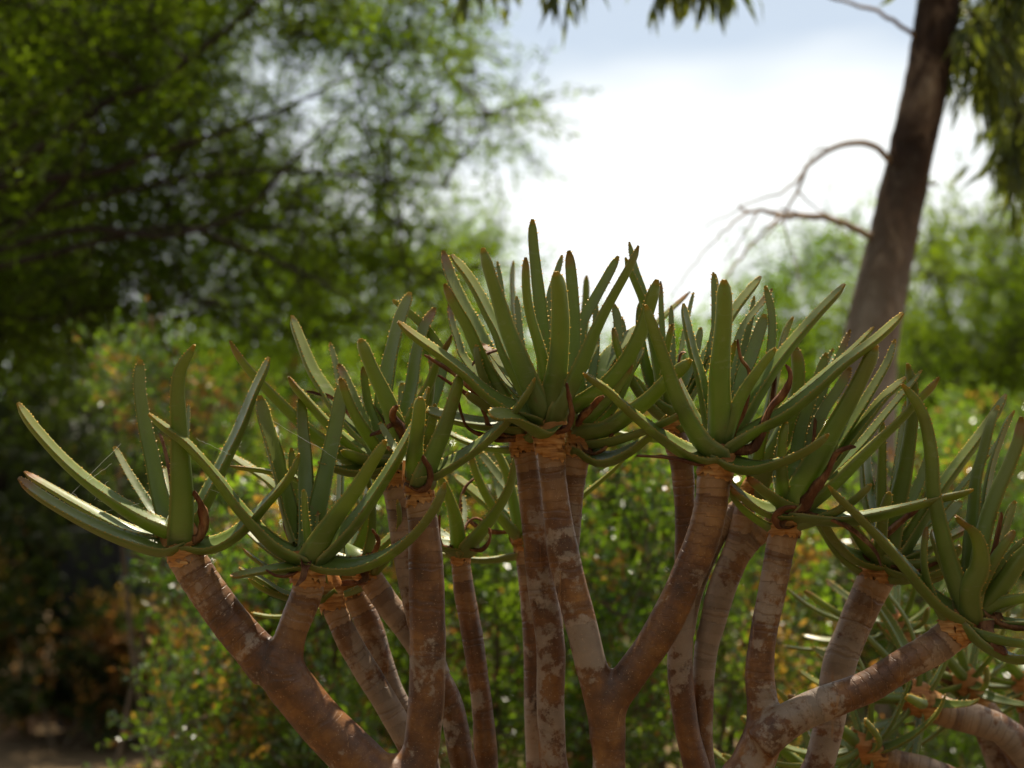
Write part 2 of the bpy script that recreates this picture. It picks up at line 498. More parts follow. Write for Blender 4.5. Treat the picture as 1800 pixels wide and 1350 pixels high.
def remesh_tubes(name, tubes, mats, parent, voxel=0.0029, along=True):
    """tubes: list of (points, radii, arc lengths from the top); one continuous skin"""
    b = Bag()
    for P, r, s in tubes:
        V, F = tube(P, r, 18)
        b.add(V, F)
    tmp = bpy.data.objects.new('tmp', b.mesh('tmp', []))
    col.objects.link(tmp)
    m = tmp.modifiers.new('r', 'REMESH'); m.mode = 'VOXEL'; m.voxel_size = voxel; m.use_smooth_shade = True
    m2 = tmp.modifiers.new('s', 'SMOOTH'); m2.factor = 0.5; m2.iterations = 9
    dg = bpy.context.evaluated_depsgraph_get()
    me = bpy.data.meshes.new_from_object(tmp.evaluated_get(dg))
    bpy.data.objects.remove(tmp)
    me.name = name
    n = len(me.vertices)
    co = np.empty(n * 3, np.float32); me.vertices.foreach_get('co', co); co = co.reshape(-1, 3)
    C = np.vstack([t[0] for t in tubes]).astype(np.float32)
    S = np.concatenate([t[2] for t in tubes]).astype(np.float32)
    best = np.empty(n, np.float32); cen = np.empty((n, 3), np.float32)
    for i in range(0, n, 8000):
        d = ((co[i:i + 8000, None, :] - C[None]) ** 2).sum(-1)
        j = d.argsort(1)[:, :3]
        dd = 1 / (np.take_along_axis(d, j, 1) + 1e-8)
        best[i:i + 8000] = (S[j] * dd).sum(1) / dd.sum(1)
        cen[i:i + 8000] = C[j[:, 0]]
    # ring scars and lumps as real relief
    out = co - cen
    out /= np.maximum(np.linalg.norm(out, axis=1, keepdims=True), 1e-6)
    lump = np.array([mnoise.noise((p[0] * 28, p[1] * 28, p[2] * 20)) for p in co.tolist()], np.float32)
    ring = np.abs(np.sin((best + 0.004 * lump) * math.pi / 0.0105)) * np.clip(1.0 - best / 0.25, 0.15, 1)
    co = co + out * (0.0009 * lump + 0.0006 * ring)[:, None]
    me.vertices.foreach_set('co', co.ravel())
    a = me.attributes.new('along', 'FLOAT', 'POINT'); a.data.foreach_set('value', best)
    me.materials.clear()
    for q in mats: me.materials.append(q)
    me.polygons.foreach_set('use_smooth', np.ones(len(me.polygons), bool))
    me.update()
    return link(name, me, parent)

TOPS = {}
for key, lines in BRANCHES.items():
    tubes = []
    for li, (dep, txt) in enumerate(lines):
        pts = [tuple(map(float, t.split(','))) for t in txt.split()]
        d = D0 + dep / 100
        P4 = [list(at(x, y, d)) + [wd * 0.5 * d / FPX] for x, y, wd in pts]
        last = pts[-1]
        if last[1] > 1400:      # runs on below the picture to the common base
            p = np.array(P4[-1][:3]); r = P4[-1][3]
            for f_, k in ((0.40, 1.15), (0.75, 1.3), (1.0, 1.5)):
                q = p * (1 - f_) + (BASE + [0, 0, 0.12]) * f_
                q[0] += (p[0] - BASE[0]) * 0.25 * math.sin(f_ * math.pi)
                P4.append(list(q) + [r * k])
        S = spline(P4, int(26 + 6 * len(P4)))
        s = np.r_[0, np.cumsum(np.linalg.norm(np.diff(S[:, :3], axis=0), axis=1))]
        tubes.append((S[:, :3], S[:, 3], s))
    remesh_tubes('branch', tubes, [M_BARK], aloe)
b = Bag()
P = spline([[0.03, 2.12, -0.05, 0.17], [0.03, 2.12, 0.05, 0.13], [0.03, 2.12, 0.2, 0.115], [0.03, 2.12, 0.32, 0.08]], 14)
V, F = tube(P[:, :3], P[:, 3], 24); b.add(V, F)
link('trunk', b.mesh('trunk', [M_BARK]), aloe)

# ------------------------------------------------------------------ aloe: leaves
def leaf_mesh(P, W, axis, rad, twist=0.0, chan=1.0, seed=0, tooth=True, mats=None, w0=None):
    """fleshy leaf along P (base to tip); W full width in metres near the base"""
    r = np.random.default_rng(seed)
    n = 24
    P = spline(P, n)
    T = tangents(P)
    s = np.linspace(0, 1, n)
    if w0 is None: w0 = nrm(np.cross(axis, rad))
    a = W * 0.5 * (1.06 - 0.50 * s ** 1.25 - 0.06 * np.sin(s * math.pi))
    a *= np.where(s > 0.90, np.sqrt(np.clip(1 - ((s - 0.90) / 0.106) ** 2, 0.0, 1)), 1.0)
    a[0] *= 1.05
    a *= 1 + 0.03 * np.interp(s, np.linspace(0, 1, 7), r.normal(0, 1, 7))
    th = a * (0.86 - 0.16 * s)
    ch = a * (0.34 * (1 - s) ** 1.5 + 0.07) * chan
    top = np.linspace(-1, 1, 8)
    bot = np.linspace(1, -1, 10)[1:-1]
    U = np.r_[top, bot]
    k = len(U)
    V, al, ed = [], [], []
    L_, Rr = [], []
    for i in range(n):
        tw = twist * s[i] ** 1.3
        wv = nrm(w0 - T[i] * np.dot(w0, T[i]))
        nv = np.cross(T[i], wv)
        wv, nv = wv * math.cos(tw) + nv * math.sin(tw), nv * math.cos(tw) - wv * math.sin(tw)
        vt = -ch[i] * (1 - top ** 2)
        vb = -ch[i] * 0.3 * (1 - bot ** 2) - th[i] * (1 - np.abs(bot) ** 2.1)
        vv = np.r_[vt, vb]
        V.append(P[i] + a[i] * U[:, None] * wv + vv[:, None] * nv)
        al += [s[i]] * k
        ed += list(np.abs(U))
        L_.append((P[i] - a[i] * wv, -wv, nv)); Rr.append((P[i] + a[i] * wv, wv, nv))
    V = np.vstack(V)
    F = []
    for i in range(n - 1):
        for j in range(k):
            q = (j + 1) % k
            F.append((i * k + j, i * k + q, (i + 1) * k + q, (i + 1) * k + j))
    F.append(tuple(range(k)))
    F.append(tuple((n - 1) * k + j for j in range(k))[::-1])
    M = [0] * len(F)
    V = list(V)
    if tooth:
        length = np.linalg.norm(np.diff(P, axis=0), axis=1).sum()
        step = 0.0072
        for side in (L_, Rr):
            pos = r.uniform(0.1, 0.16) * length
            while pos < length * 0.992:
                f_ = pos / length * (n - 1)
                i = min(int(f_), n - 2); t = f_ - i
                p = side[i][0] * (1 - t) + side[i + 1][0] * t
                o = nrm(side[i][1] + 0.25 * side[i][2] + 0.3 * T[i])
                h = 0.0008 + 0.0014 * r.uniform() ** 1.5
                bw = 0.0005 + 0.35 * h
                c0 = len(V)
                pin = p - o * 0.0007
                V += [pin + T[i] * bw, pin - T[i] * bw * 0.6 + side[i][2] * bw * 0.8, pin - T[i] * bw * 0.6 - side[i][2] * bw * 0.8, p + o * h]
                al += [s[i]] * 4; ed += [1.0] * 4
                F += [(c0, c0 + 1, c0 + 3), (c0 + 1, c0 + 2, c0 + 3), (c0 + 2, c0, c0 + 3)]
                M += [1] * 3
                pos += step * r.uniform(0.5, 1.6) * (1.0 if pos < 0.9 * length else 0.55)
    return mesh('leaf', np.array(V), F, mats or [M_LEAF, M_TOOTH], M, {'along': al, 'edge': ed})

def dry_mesh(P, W, axis, rad, seed=0):
    """withered leaf: thin, crumpled, folded along its length"""
    r = np.random.default_rng(seed)
    n = 30
    P = spline(P, n)
    T = tangents(P)
    s = np.linspace(0, 1, n)
    w0 = nrm(np.cross(axis, rad))
    a = W * 0.5 * (1.1 - 0.75 * s) * (1 + 0.18 * np.interp(s, np.linspace(0, 1, 12), r.normal(0, 1, 12)))
    a[-1] *= 0.3
    U = np.r_[np.linspace(-1, 1, 9), np.linspace(1, -1, 9)[1:-1]]
    k = len(U); V = []
    tw0 = r.uniform(-0.5, 0.5); tw1 = r.uniform(-1.6, 1.6)
    fold = r.uniform(0.6, 1.1)
    for i in range(n):
        wv = w0 - T[i] * np.dot(w0, T[i])
        if np.linalg.norm(wv) < 0.1: wv = np.cross(T[i], [0.3, 0.9, 0.1])
        wv = nrm(wv); nv = np.cross(T[i], wv)
        tw = tw0 + tw1 * s[i] ** 1.5
        wv, nv = wv * math.cos(tw) + nv * math.sin(tw), nv * math.cos(tw) - wv * math.sin(tw)
        vv = fold * a[i] * U ** 2
        vv = vv + np.r_[np.full(9, 0.0006), np.full(k - 9, -0.0006)]
        ru = a[i] * 0.34 * np.array([mnoise.noise((u * 3.1 + seed, s[i] * 9, seed * 0.7)) for u in U])
        V.append(P[i] + a[i] * (U * 0.85)[:, None] * wv + (vv + ru)[:, None] * nv)
    V = np.vstack(V)
    F = [(i * k + j, i * k + (j + 1) % k, (i + 1) * k + (j + 1) % k, (i + 1) * k + j) for i in range(n - 1) for j in range(k)]
    F += [tuple(range(k)), tuple((n - 1) * k + j for j in range(k))[::-1]]
    return mesh('dry_leaf', V, F, [M_DRY])

def sheath_mesh(P0, P1, r0, seed, layers=4):
    """wrapped papery leaf bases round the stem top, ragged at the lower rim"""
    r = np.random.default_rng(seed)
    ax = nrm(P1 - P0); H = np.linalg.norm(P1 - P0)
    u = nrm(np.cross(ax, [0.2, 1, 0.1])); v_ = np.cross(ax, u)
    b = Bag(); al = []
    m = 40
    for L_i in range(layers):
        z0 = H * (L_i / layers) * 0.85 - 0.006
        z1 = z0 + H / layers * 1.9 + 0.004
        ph = r.uniform(0, 6.28); tilt = r.uniform(0.1, 0.35) * H
        rr = r0 * (1.04 + 0.035 * L_i)
        V = []
        rows = [0, 0.08, 0.35, 0.7, 1.0]
        for q, t in enumerate(rows):
            for j in range(m):
                an = 2 * math.pi * j / m
                rag = (0.0032 * mnoise.noise((math.cos(an) * 3 + seed, math.sin(an) * 3, L_i * 3.3)) + 0.0018 * r.normal()) * (1 - t)
                z = z0 + (z1 - z0) * t + tilt * 0.35 * math.sin(an + ph) + rag
                fl = rr * (1 + (0.05 if q == 0 else 0.075 if q == 1 else 0.03) * (1 - t) - 0.10 * t * t + 0.06 * mnoise.noise((math.cos(an) * 1.6, math.sin(an) * 1.6, z * 40 + seed)))
                V.append(P0 + ax * z + fl * (math.cos(an) * u + math.sin(an) * v_))
                al.append((L_i + t) / layers)
        F = [(q * m + j, q * m + (j + 1) % m, (q + 1) * m + (j + 1) % m, (q + 1) * m + j) for q in range(len(rows) - 1) for j in range(m)]
        b.add(V, F)
    # closing cone
    V = [P0 + ax * H * 0.9 + r0 * 1.0 * (math.cos(t) * u + math.sin(t) * v_) for t in np.linspace(0, 6.2832, 16, endpoint=False)] + [P0 + ax * (H + 0.02)]
    b.add(V, [(j, (j + 1) % 16, 16) for j in range(16)], 1)
    al += [0.3] * 17
    return mesh('rosette', np.vstack(b.V), b.F, [M_SHEATH, M_LEAF], b.M, {'along': al, 'edge': [0.2] * len(al)})

# rosettes: centre where the leaves spring (px), stem top below it (px), stem width (px), depth offset (cm)
ROS = {
 'A': (312, 930, 326, 975, 60, 0), 'B': (543, 968, 541, 1018, 56, -1), 'C': (572, 1010, 584, 1062, 42, 8),
 'D': (690, 785, 698, 850, 46, 9), 'E': (733, 815, 738, 876, 48, -1), 'F': (807, 950, 809, 980, 33, 17),
 'G': (912, 925, 917, 955, 30, 25), 'H': (962, 715, 967, 790, 50, -1), 'H1': (912, 735, 921, 788, 45, 6), 'H3': (1028, 735, 1016, 795, 46, 3),
 'I': (1266, 775, 1257, 830, 59, -1), 'J': (1178, 715, 1186, 770, 44, 10), 'K': (1392, 880, 1378, 935, 53, 2),
 'N': (1340, 830, 1318, 862, 32, 13), 'L': (1562, 972, 1545, 1010, 62, 13), 'M': (1716, 1068, 1678, 1108, 62, 0),
 'P': (985, 700, 978, 745, 34, 46), 'C2': (600, 1000, 616, 1036, 42, 19), 'C3': (624, 978, 644, 1008, 42, 13),
}
# rosette, depth of the tip in cm (minus = towards the camera), apparent width px, then x,y from tip to base;  ! = withered
LEAVES = '''
A -5 33 33,839 78,871 143,908 218,939 283,955 312,944
A 3 24 43,828 78,848 136,881 191,910 239,930 290,938
A -2 30 32,707 65,751 112,802 160,843 211,877 259,904 302,922
A 6 22 201,784 222,823 245,860 269,894 296,922
A 5 32 247,632 245,676 254,744 269,813 279,864 296,924
A -5 42 341,605 317,642 310,683 312,744 315,813 317,881 314,938
A 2 31 472,627 443,687 416,751 385,813 358,864 322,928
A -2 30 524,796 500,840 462,882 430,915 395,942 361,953 322,946
A 8 15 332,707 328,770 322,850 314,920
A! 4 9 280,762 290,800 298,840 308,910
A! -2 20 341,862 356,888 363,922 352,949 330,962
A 8 18 288,820 296,850 306,910
B -4 34 262,726 293,748 331,775 384,833 418,877 452,915 493,952 541,974
B 1 32 456,695 469,744 486,796 500,847 514,898 538,962
B 7 20 458,722 474,790 500,870 534,955
B 6 34 529,695 532,744 536,796 538,857 541,955
B 4 36 604,666 597,710 585,772 572,830 561,881 546,958
B -1 18 534,860 537,908 543,964
B 1 9 559,898 555,939 546,965
B -5 40 677,772 650,813 623,857 595,894 568,932 545,972
B -1 44 752,680 728,738 694,799 664,847 629,896 595,935 553,975
B -5 38 781,847 759,891 722,935 674,971 623,988 575,986 542,975
B -4 20 405,1012 450,1002 497,994 538,988
B 4 24 435,928 469,956 507,980 538,980
B 2 14 427,963 455,984 500,1008 536,988
B! -4 10 467,1002 487,1014 512,1012 530,1000
B! -4 18 520,1030 530,1015 536,990 541,975
B! 2 14 505,880 498,920 512,955 532,972
C -2 18 404,818 440,821 483,828 540,850 575,940 576,1005
C 4 20 413,802 440,818 469,842 520,900 570,1000
C 3 20 386,787 430,815 500,870 560,990
C 2 22 512,787 518,850 540,930 568,1005
C -2 18 420,997 463,1017 503,1042 550,1052 580,1030
C -3 14 437,1016 470,1036 520,1050 566,1046
P 2 14 903,458 902,500 908,560 930,640 980,695
P -2 20 1031,484 1029,540 1020,620 990,692
P 3 14 1213,512 1160,560 1080,640 992,695
P 0 14 868,520 890,590 930,660 980,698
C2 3 20 600,760 596,840 594,920 598,990
C2 5 26 645,850 640,900 624,950 602,995
C2 -2 20 668,800 655,870 635,935 606,992
C3 2 24 715,905 690,935 660,962 628,982
C3 -3 22 705,940 680,968 655,985 628,985
C3! -4 12 655,930 668,950 660,975 640,985
C3! -5 12 574,1027 610,1029 643,1024 640,1000
D 5 36 514,554 531,598 551,646 575,683 598,717 640,760 684,790
D -2 27 405,598 435,639 469,676 510,717 554,758 602,790 645,808 684,800
D -3 28 508,661 541,697 575,734 609,765 650,794 688,800
D 7 17 580,601 589,635 600,680 640,750 682,785
D 4 23 595,639 616,683 633,724 655,762 686,788
D -3 34 633,595 653,646 674,690 691,731 705,790
D 3 34 721,513 704,555 691,601 679,656 671,710 672,760 686,790
D 5 27 765,540 745,575 731,622 724,670 711,724 695,785
D -2 24 793,588 766,632 749,676 722,724 695,790
D 6 22 690,527 724,554 758,588 780,640 750,730 700,785
D -5 30 560,812 610,822 650,818 690,808
D -4 26 600,790 650,806 690,806
D -3 18 694,721 706,745 712,790
D! 3 10 537,687 562,694 585,703 640,760
D! 3 8 636,715 660,717 684,760
D! -5 12 650,767 672,760 694,751 705,790
D! -5 20 699,712 694,735 709,758 718,800
E -5 32 739,697 735,744 730,785 728,832
E -1 34 807,656 793,704 776,751 754,800 738,832
E -3 27 939,663 912,704 878,745 833,782 792,808 758,824 735,826
E 4 18 668,742 690,780 724,822
E! -3 14 744,800 759,826 757,854 742,866 724,860
F -4 28 773,837 786,867 800,908 806,956
F -1 27 903,799 892,848 870,888 843,922 815,952
F 3 18 742,880 762,922 785,942 804,952
F 5 13 814,868 817,901 810,946
F -2 24 700,905 730,930 770,950 804,956
F! -4 8 772,905 770,945 781,966 800,964
F! -4 9 859,928 861,950 846,970 815,964
F! 3 7 849,916 834,912 820,925 812,950
G 2 24 799,834 857,879 897,914 914,930
G 5 24 843,794 883,843 914,880 914,925
G -2 22 868,783 890,830 904,890 912,930
G 4 20 960,800 945,860 922,925
G! 0 8 838,836 815,858 810,900 850,935 905,938
G -3 15 1097,806 1060,838 1030,862 980,900 922,932
H -4 28 700,564 738,592 782,622 823,653 857,684 898,709 948,722
H1 3 31 779,440 792,482 813,527 833,564 852,602 905,720
H 1 31 794,447 820,476 844,513 864,551 881,581 902,629 950,712
H1 -2 29 782,498 803,537 823,571 840,609 861,653 905,728
H1 4 22 789,534 796,568 806,598 820,632 898,725
H -2 36 849,435 861,472 878,523 895,575 915,622 932,663 954,712
H1 9 13 874,459 881,500 888,560 900,650 912,725
H 2 28 936,385 937,421 942,472 948,523 953,575 957,640 961,710
H -3 23 924,452 925,506 932,554 946,602 956,643 962,708
H 8 17 908,520 912,561 918,612 945,705
H 4 22 942,501 959,540 972,580 970,640 964,706
H -6 41 977,477 983,513 985,568 983,615 977,660 965,714
H 8 18 988,448 977,486 966,523 962,600 962,700
H 3 28 1000,440 1004,482 1007,523 1009,575 1004,636 972,708
H3 5 26 1087,450 1062,496 1041,534 1021,575 1014,650 1026,725
H -1 27 1121,431 1096,476 1069,523 1041,575 1021,619 998,667 970,715
H3 6 18 1046,523 1048,575 1046,625 1030,720
H3 -4 29 1155,491 1140,540 1123,588 1096,636 1058,677 1010,706 965,722
H3 5 40 1133,568 1099,595 1072,622 1048,660 1025,722
H -6 30 861,728 898,726 929,738 953,750 966,738
H1 -3 26 748,719 799,731 850,740 906,742
H1 -4 24 820,690 860,716 900,740
H3 -4 30 1215,631 1171,667 1141,696 1104,722 1067,744 1030,748
H3 -3 26 1170,728 1141,759 1097,789 1056,800 1022,778
H3 6 24 1079,534 1086,570 1080,630 1036,722
H3 8 18 1092,556 1096,595 1084,660 1036,725
H 6 24 860,610 880,650 915,690 955,716
H 5 20 846,603 868,622 905,670 950,714
H3 -2 28 1110,640 1080,680 1050,712 1022,738
H3 2 30 1130,610 1100,655 1060,705 1026,735
H 4 26 1050,600 1020,650 990,690 966,716
H! 0 16 745,624 792,656 833,690 881,719 950,735
H1! -3 14 769,660 800,682 827,701 880,735
H1! -2 7 830,643 844,629 884,617 920,640
H! -6 13 997,673 1005,704 1009,731 1000,755 975,765
H3! -5 14 1062,697 1038,724 1021,743 1016,768
H1! -3 11 840,704 854,731 861,752 890,772 912,770
H1! -4 9 806,701 812,730 825,756 871,776 906,776
H3! -2 11 1075,728 1079,759 1065,789 1040,800 1020,785
H! 4 6 960,570 950,600 948,650
H! 4 6 966,594 964,630 960,690
J 3 19 1106,425 1116,469 1133,520 1150,600 1172,705
J 0 20 1100,452 1118,492 1136,535 1155,610 1174,708
J 5 15 1161,494 1163,560 1168,640 1176,705
J 6 15 1180,537 1180,567 1182,620 1180,705
J 8 12 1219,513 1211,548 1200,600 1184,705
J -3 18 1182,569 1173,610 1168,660 1176,712
J 3 22 1337,485 1311,515 1286,548 1240,620 1186,708
J -2 22 1112,660 1135,690 1160,710 1176,718
J 2 20 1232,575 1222,620 1204,670 1184,710
J! -3 8 1206,620 1196,622 1192,640 1184,705
I -4 37 1136,535 1152,578 1171,630 1189,681 1208,722 1237,767 1264,786
I -6 41 1273,491 1273,548 1269,604 1265,659 1265,707 1266,762
I 1 23 1202,533 1211,574 1223,622 1237,667 1258,765
I 5 18 1254,478 1256,530 1257,600 1263,760
I 1 33 1484,498 1445,537 1404,581 1363,630 1330,678 1300,726 1272,770
I -3 27 1363,611 1337,644 1311,681 1293,715 1272,768
I -3 31 1587,549 1537,593 1481,634 1432,676 1380,716 1331,742 1272,776
I -5 31 1456,761 1419,785 1374,804 1330,814 1292,808 1262,792
I -4 31 1026,654 1067,678 1104,711 1141,741 1178,767 1223,791 1262,792
I 5 21 1345,502 1356,548 1356,607 1340,680 1280,765
I 6 20 1358,507 1334,537 1304,578 1285,650 1268,760
I 4 31 1345,552 1334,585 1319,630 1304,664 1274,765
I 8 16 1326,520 1318,570 1300,640 1272,760
I 5 24 1535,574 1490,618 1440,660 1360,730 1276,775
I 3 26 1190,655 1205,690 1230,740 1260,778
I! -2 10 1297,596 1304,630 1319,656 1310,720 1280,775
I! -3 17 1380,641 1387,663 1371,696 1352,722 1330,790 1290,800
I! 2 12 1366,640 1362,690 1350,740 1300,790
I! -4 9 1119,802 1150,804 1185,808 1225,818 1250,815
N 3 20 1395,557 1382,585 1370,640 1352,740 1342,825
N -2 36 1397,607 1404,641 1400,696 1384,752 1346,830
N 4 20 1300,720 1318,770 1336,825
N 2 24 1360,680 1355,740 1344,825
N -3 26 1400,790 1375,815 1345,832
K -5 44 1540,605 1523,645 1498,694 1471,742 1443,791 1408,850 1392,884
K 2 25 1573,596 1561,631 1537,673 1509,718 1485,753 1440,820 1398,880
K 1 25 1592,662 1554,694 1523,732 1495,767 1460,810 1398,882
K -2 32 1650,662 1613,697 1579,732 1540,767 1502,802 1455,845 1398,888
K -4 28 1711,859 1652,871 1596,885 1544,896 1491,904 1440,900 1394,894
K -4 28 1286,852 1323,878 1356,893 1390,892
K -5 26 1317,836 1342,857 1370,875 1394,886
K 4 27 1453,620 1439,662 1422,711 1408,753 1400,800 1392,875
K 7 19 1495,579 1480,614 1450,680 1420,780 1394,875
K 7 15 1465,612 1446,650 1420,730 1394,870
K 5 28 1495,645 1474,683 1446,725 1415,800 1394,878
K 5 20 1620,650 1560,720 1500,790 1400,880
K 3 26 1440,760 1420,810 1398,878
K! -5 21 1505,786 1474,798 1460,829 1439,864 1418,899 1390,912 1366,918
K! -5 16 1400,890 1375,893 1358,908 1366,928 1392,925
K! -5 12 1550,998 1539,972 1517,950 1480,924 1428,906 1396,902
K! 2 10 1432,735 1425,800 1400,880
L -3 38 1596,638 1606,676 1606,725 1599,785 1590,840 1576,905 1562,985
L 4 17 1592,705 1584,770 1572,864 1562,965
L -1 36 1768,692 1742,732 1711,774 1676,819 1635,875 1568,975
L 3 27 1519,725 1523,774 1526,826 1535,888 1558,965
L -2 21 1551,739 1551,802 1551,878 1558,972
L -4 32 1443,905 1472,946 1506,974 1556,985
L 1 16 1768,760 1721,816 1683,861 1640,910 1568,975
L -3 30 1480,880 1500,920 1530,958 1558,982
L -4 30 1690,960 1650,985 1610,990 1568,985
L 3 28 1690,880 1650,920 1600,955 1566,975
L 5 24 1640,780 1615,850 1580,920 1562,965
L -5 26 1660,1010 1620,1012 1580,1000 1560,985
L -2 26 1700,925 1650,948 1600,968 1568,978
L! -5 17 1614,890 1575,925 1542,960 1526,988 1540,1004
L! -4 12 1650,990 1610,1005 1570,1000 1550,995
M -3 29 1457,852 1480,872 1517,906 1554,943 1591,983 1624,1020 1656,1052 1708,1084
M -2 32 1586,674 1613,704 1631,746 1641,802 1645,861 1659,923 1680,993 1708,1062
M -6 47 1681,906 1713,928 1726,965 1724,998 1709,1030 1710,1078
M 2 32 1756,713 1742,756 1732,802 1721,843 1718,896 1714,980 1714,1060
M -1 31 1796,732 1794,767 1777,816 1756,864 1739,913 1730,960 1716,1062
M 5 19 1784,722 1767,756 1740,850 1716,1055
M 2 23 1785,880 1772,917 1761,957 1748,1004 1720,1066
M -2 22 1802,946 1780,972 1757,1002 1722,1070
M -4 40 1850,940 1800,976 1769,1017 1724,1072
M -3 24 1870,1035 1800,1048 1750,1058 1718,1075
M -4 30 1870,1146 1800,1152 1769,1146 1735,1122 1706,1090
M 4 26 1640,930 1665,990 1700,1060
M 3 30 1860,860 1810,950 1730,1060
M -2 26 1850,1085 1790,1090 1720,1080
M! -4 26 1770,1150 1740,1130 1725,1105 1706,1088
M! -3 26 1820,1110 1770,1105 1718,1085
M! -2 14 1760,900 1740,980 1718,1064
'''

ros_obj = {}
def rosette(parent, c, base, width, dep, seed):
    d = D0 + dep / 100
    p1 = at(c[0], c[1], d); p0 = at(base[0], base[1], d)
    me = sheath_mesh(p0, p1, width * 0.5 * d / FPX, seed)
    o = link('rosette', me, parent)
    return o, p1, nrm(p1 - p0), d

for i, (k, (cx, cy_, bx, by, wd, dep)) in enumerate(ROS.items()):
    ros_obj[k] = rosette(aloe, (cx, cy_), (bx, by), wd, dep, i + 1)

def add_leaf(key, dd, wpx, pts, dry, seed, table=None):
    o, cen, axis, d = (table or ros_obj)[key]
    pts = pts[::-1]
    q = np.array(pts, float)
    seg = np.r_[0, np.cumsum(np.linalg.norm(np.diff(q, axis=0), axis=1))]
    f_ = seg / seg[-1]
    off = math.copysign(0.011, dd) if abs(dd) > 0 else 0
    P = np.array([at(x, y, d + off + dd / 100 * t ** 0.85) for (x, y), t in zip(pts, f_)])
    P = np.vstack([P[0] - axis * 0.007 - FW * off * 1.1, P])      # rooted inside the sheath
    v = P[-1] - P[0]
    rad = v - axis * np.dot(v, axis)
    if np.linalg.norm(rad) < 0.02: rad = rad + np.array([0, dd / 100, 0])
    rad = nrm(rad)
    w0 = nrm(np.cross(axis, rad))
    # width across the picture
    m = len(P) // 2
    t2 = nrm(P[-1] - P[0]); view = nrm(P[m] - CAM)
    perp = nrm(np.cross(t2, view))
    wp = nrm(w0 - t2 * np.dot(w0, t2))
    c = abs(np.dot(wp, perp))
    if c < 0.30 and not dry:      # leaves roll on their base: show some of the face
        oth = nrm(wp - perp * np.dot(wp, perp))          # part of the width that runs in depth
        near = -oth if np.dot(oth, view) > 0 else oth
        k_ = 0.16 + 0.20 * ((seed * 37) % 7) / 7
        if abs(np.dot(t2, UP)) < 0.86 and (seed * 13) % 10 < 8:   # near margin hangs lower, upper face shows
            dn = -perp if np.dot(perp, UP) > 0 else perp
            nw = nrm(near * math.sqrt(1 - k_ * k_) + dn * k_)
        else:
            side = math.copysign(1, np.dot(near, oth)) * (math.copysign(1, np.dot(wp, perp)) if c > 0.02 else 1)
            nw = nrm(near * math.sqrt(1 - k_ * k_) + perp * side * k_)
        wp = nw if np.dot(nw, wp) > 0 or np.dot(near, oth) > 0 else -nw
        c = k_
    w0 = wp
    W = wpx * d / FPX / math.sqrt(c * c + (0.47 ** 2) * (1 - c * c)) * 1.06
    W = min(W, 0.034)
    r = random.Random(seed)
    if dry:
        W = wpx * d / FPX * 1.5
        link('dry_leaf', dry_mesh(P, W, axis, rad, seed), o)
    else:
        link('leaf', leaf_mesh(P, W, axis, rad, r.uniform(-0.3, 0.3), 1.0, seed, w0=w0), o)

for i, line in enumerate(LEAVES.strip().splitlines()):
    t = line.split()
    dry = t[0].endswith('!')
    add_leaf(t[0].rstrip('!'), float(t[1]), float(t[2]), [tuple(map(float, q.split(','))) for q in t[3:]], dry, 100 + i)

def random_rosette(table, key, n, length, wmm, seed, el0=15, el1=80, front=True):
    """leaves in a spiral for rosettes mostly hidden by others"""
    o, cen, axis, d = table[key]
    r = np.random.default_rng(seed)
    u = nrm(np.cross(axis, [0.1, 1, 0.2])); v_ = np.cross(axis, u)
    for i in range(n):
        az = i * 2.39996 + r.uniform(-0.3, 0.3)
        t = i / max(n - 1, 1)
        el = R(el0 + (el1 - el0) * t + r.uniform(-8, 8))
        rad = math.cos(az) * u + math.sin(az) * v_
        Ln = length * r.uniform(0.75, 1.1) * (0.8 + 0.2 * math.sin(t * 3.1))
        p = cen + rad * 0.008 - axis * 0.03 * (1 - t)
        P = [p]
        e = el - R(25)
        for k in range(5):
            p = p + (rad * math.cos(e) + axis * math.sin(e)) * Ln / 5
            e += R(r.uniform(4, 14))
            P.append(p)
        link('leaf', leaf_mesh(np.array(P), wmm / 1000 * r.uniform(0.85, 1.1), axis, rad, r.uniform(-0.3, 0.3), 1.0, seed * 50 + i), o)

random_rosette(ros_obj, 'G', 5, 0.16, 17, 31, 30, 75)
random_rosette(ros_obj, 'J', 6, 0.17, 18, 32, 30, 80)
random_rosette(ros_obj, 'C2', 5, 0.14, 18, 33, 20, 60)
random_rosette(ros_obj, 'C3', 6, 0.12, 18, 34, 20, 75)
for q, (k, n_, l_) in enumerate([('H3', 6, 0.13), ('H1', 5, 0.13), ('N', 5, 0.12), ('L', 7, 0.14), ('K', 5, 0.13), ('M', 5, 0.13), ('D', 6, 0.12)]):
    random_rosette(ros_obj, k, n_, l_, 19, 35 + q, 35, 82)

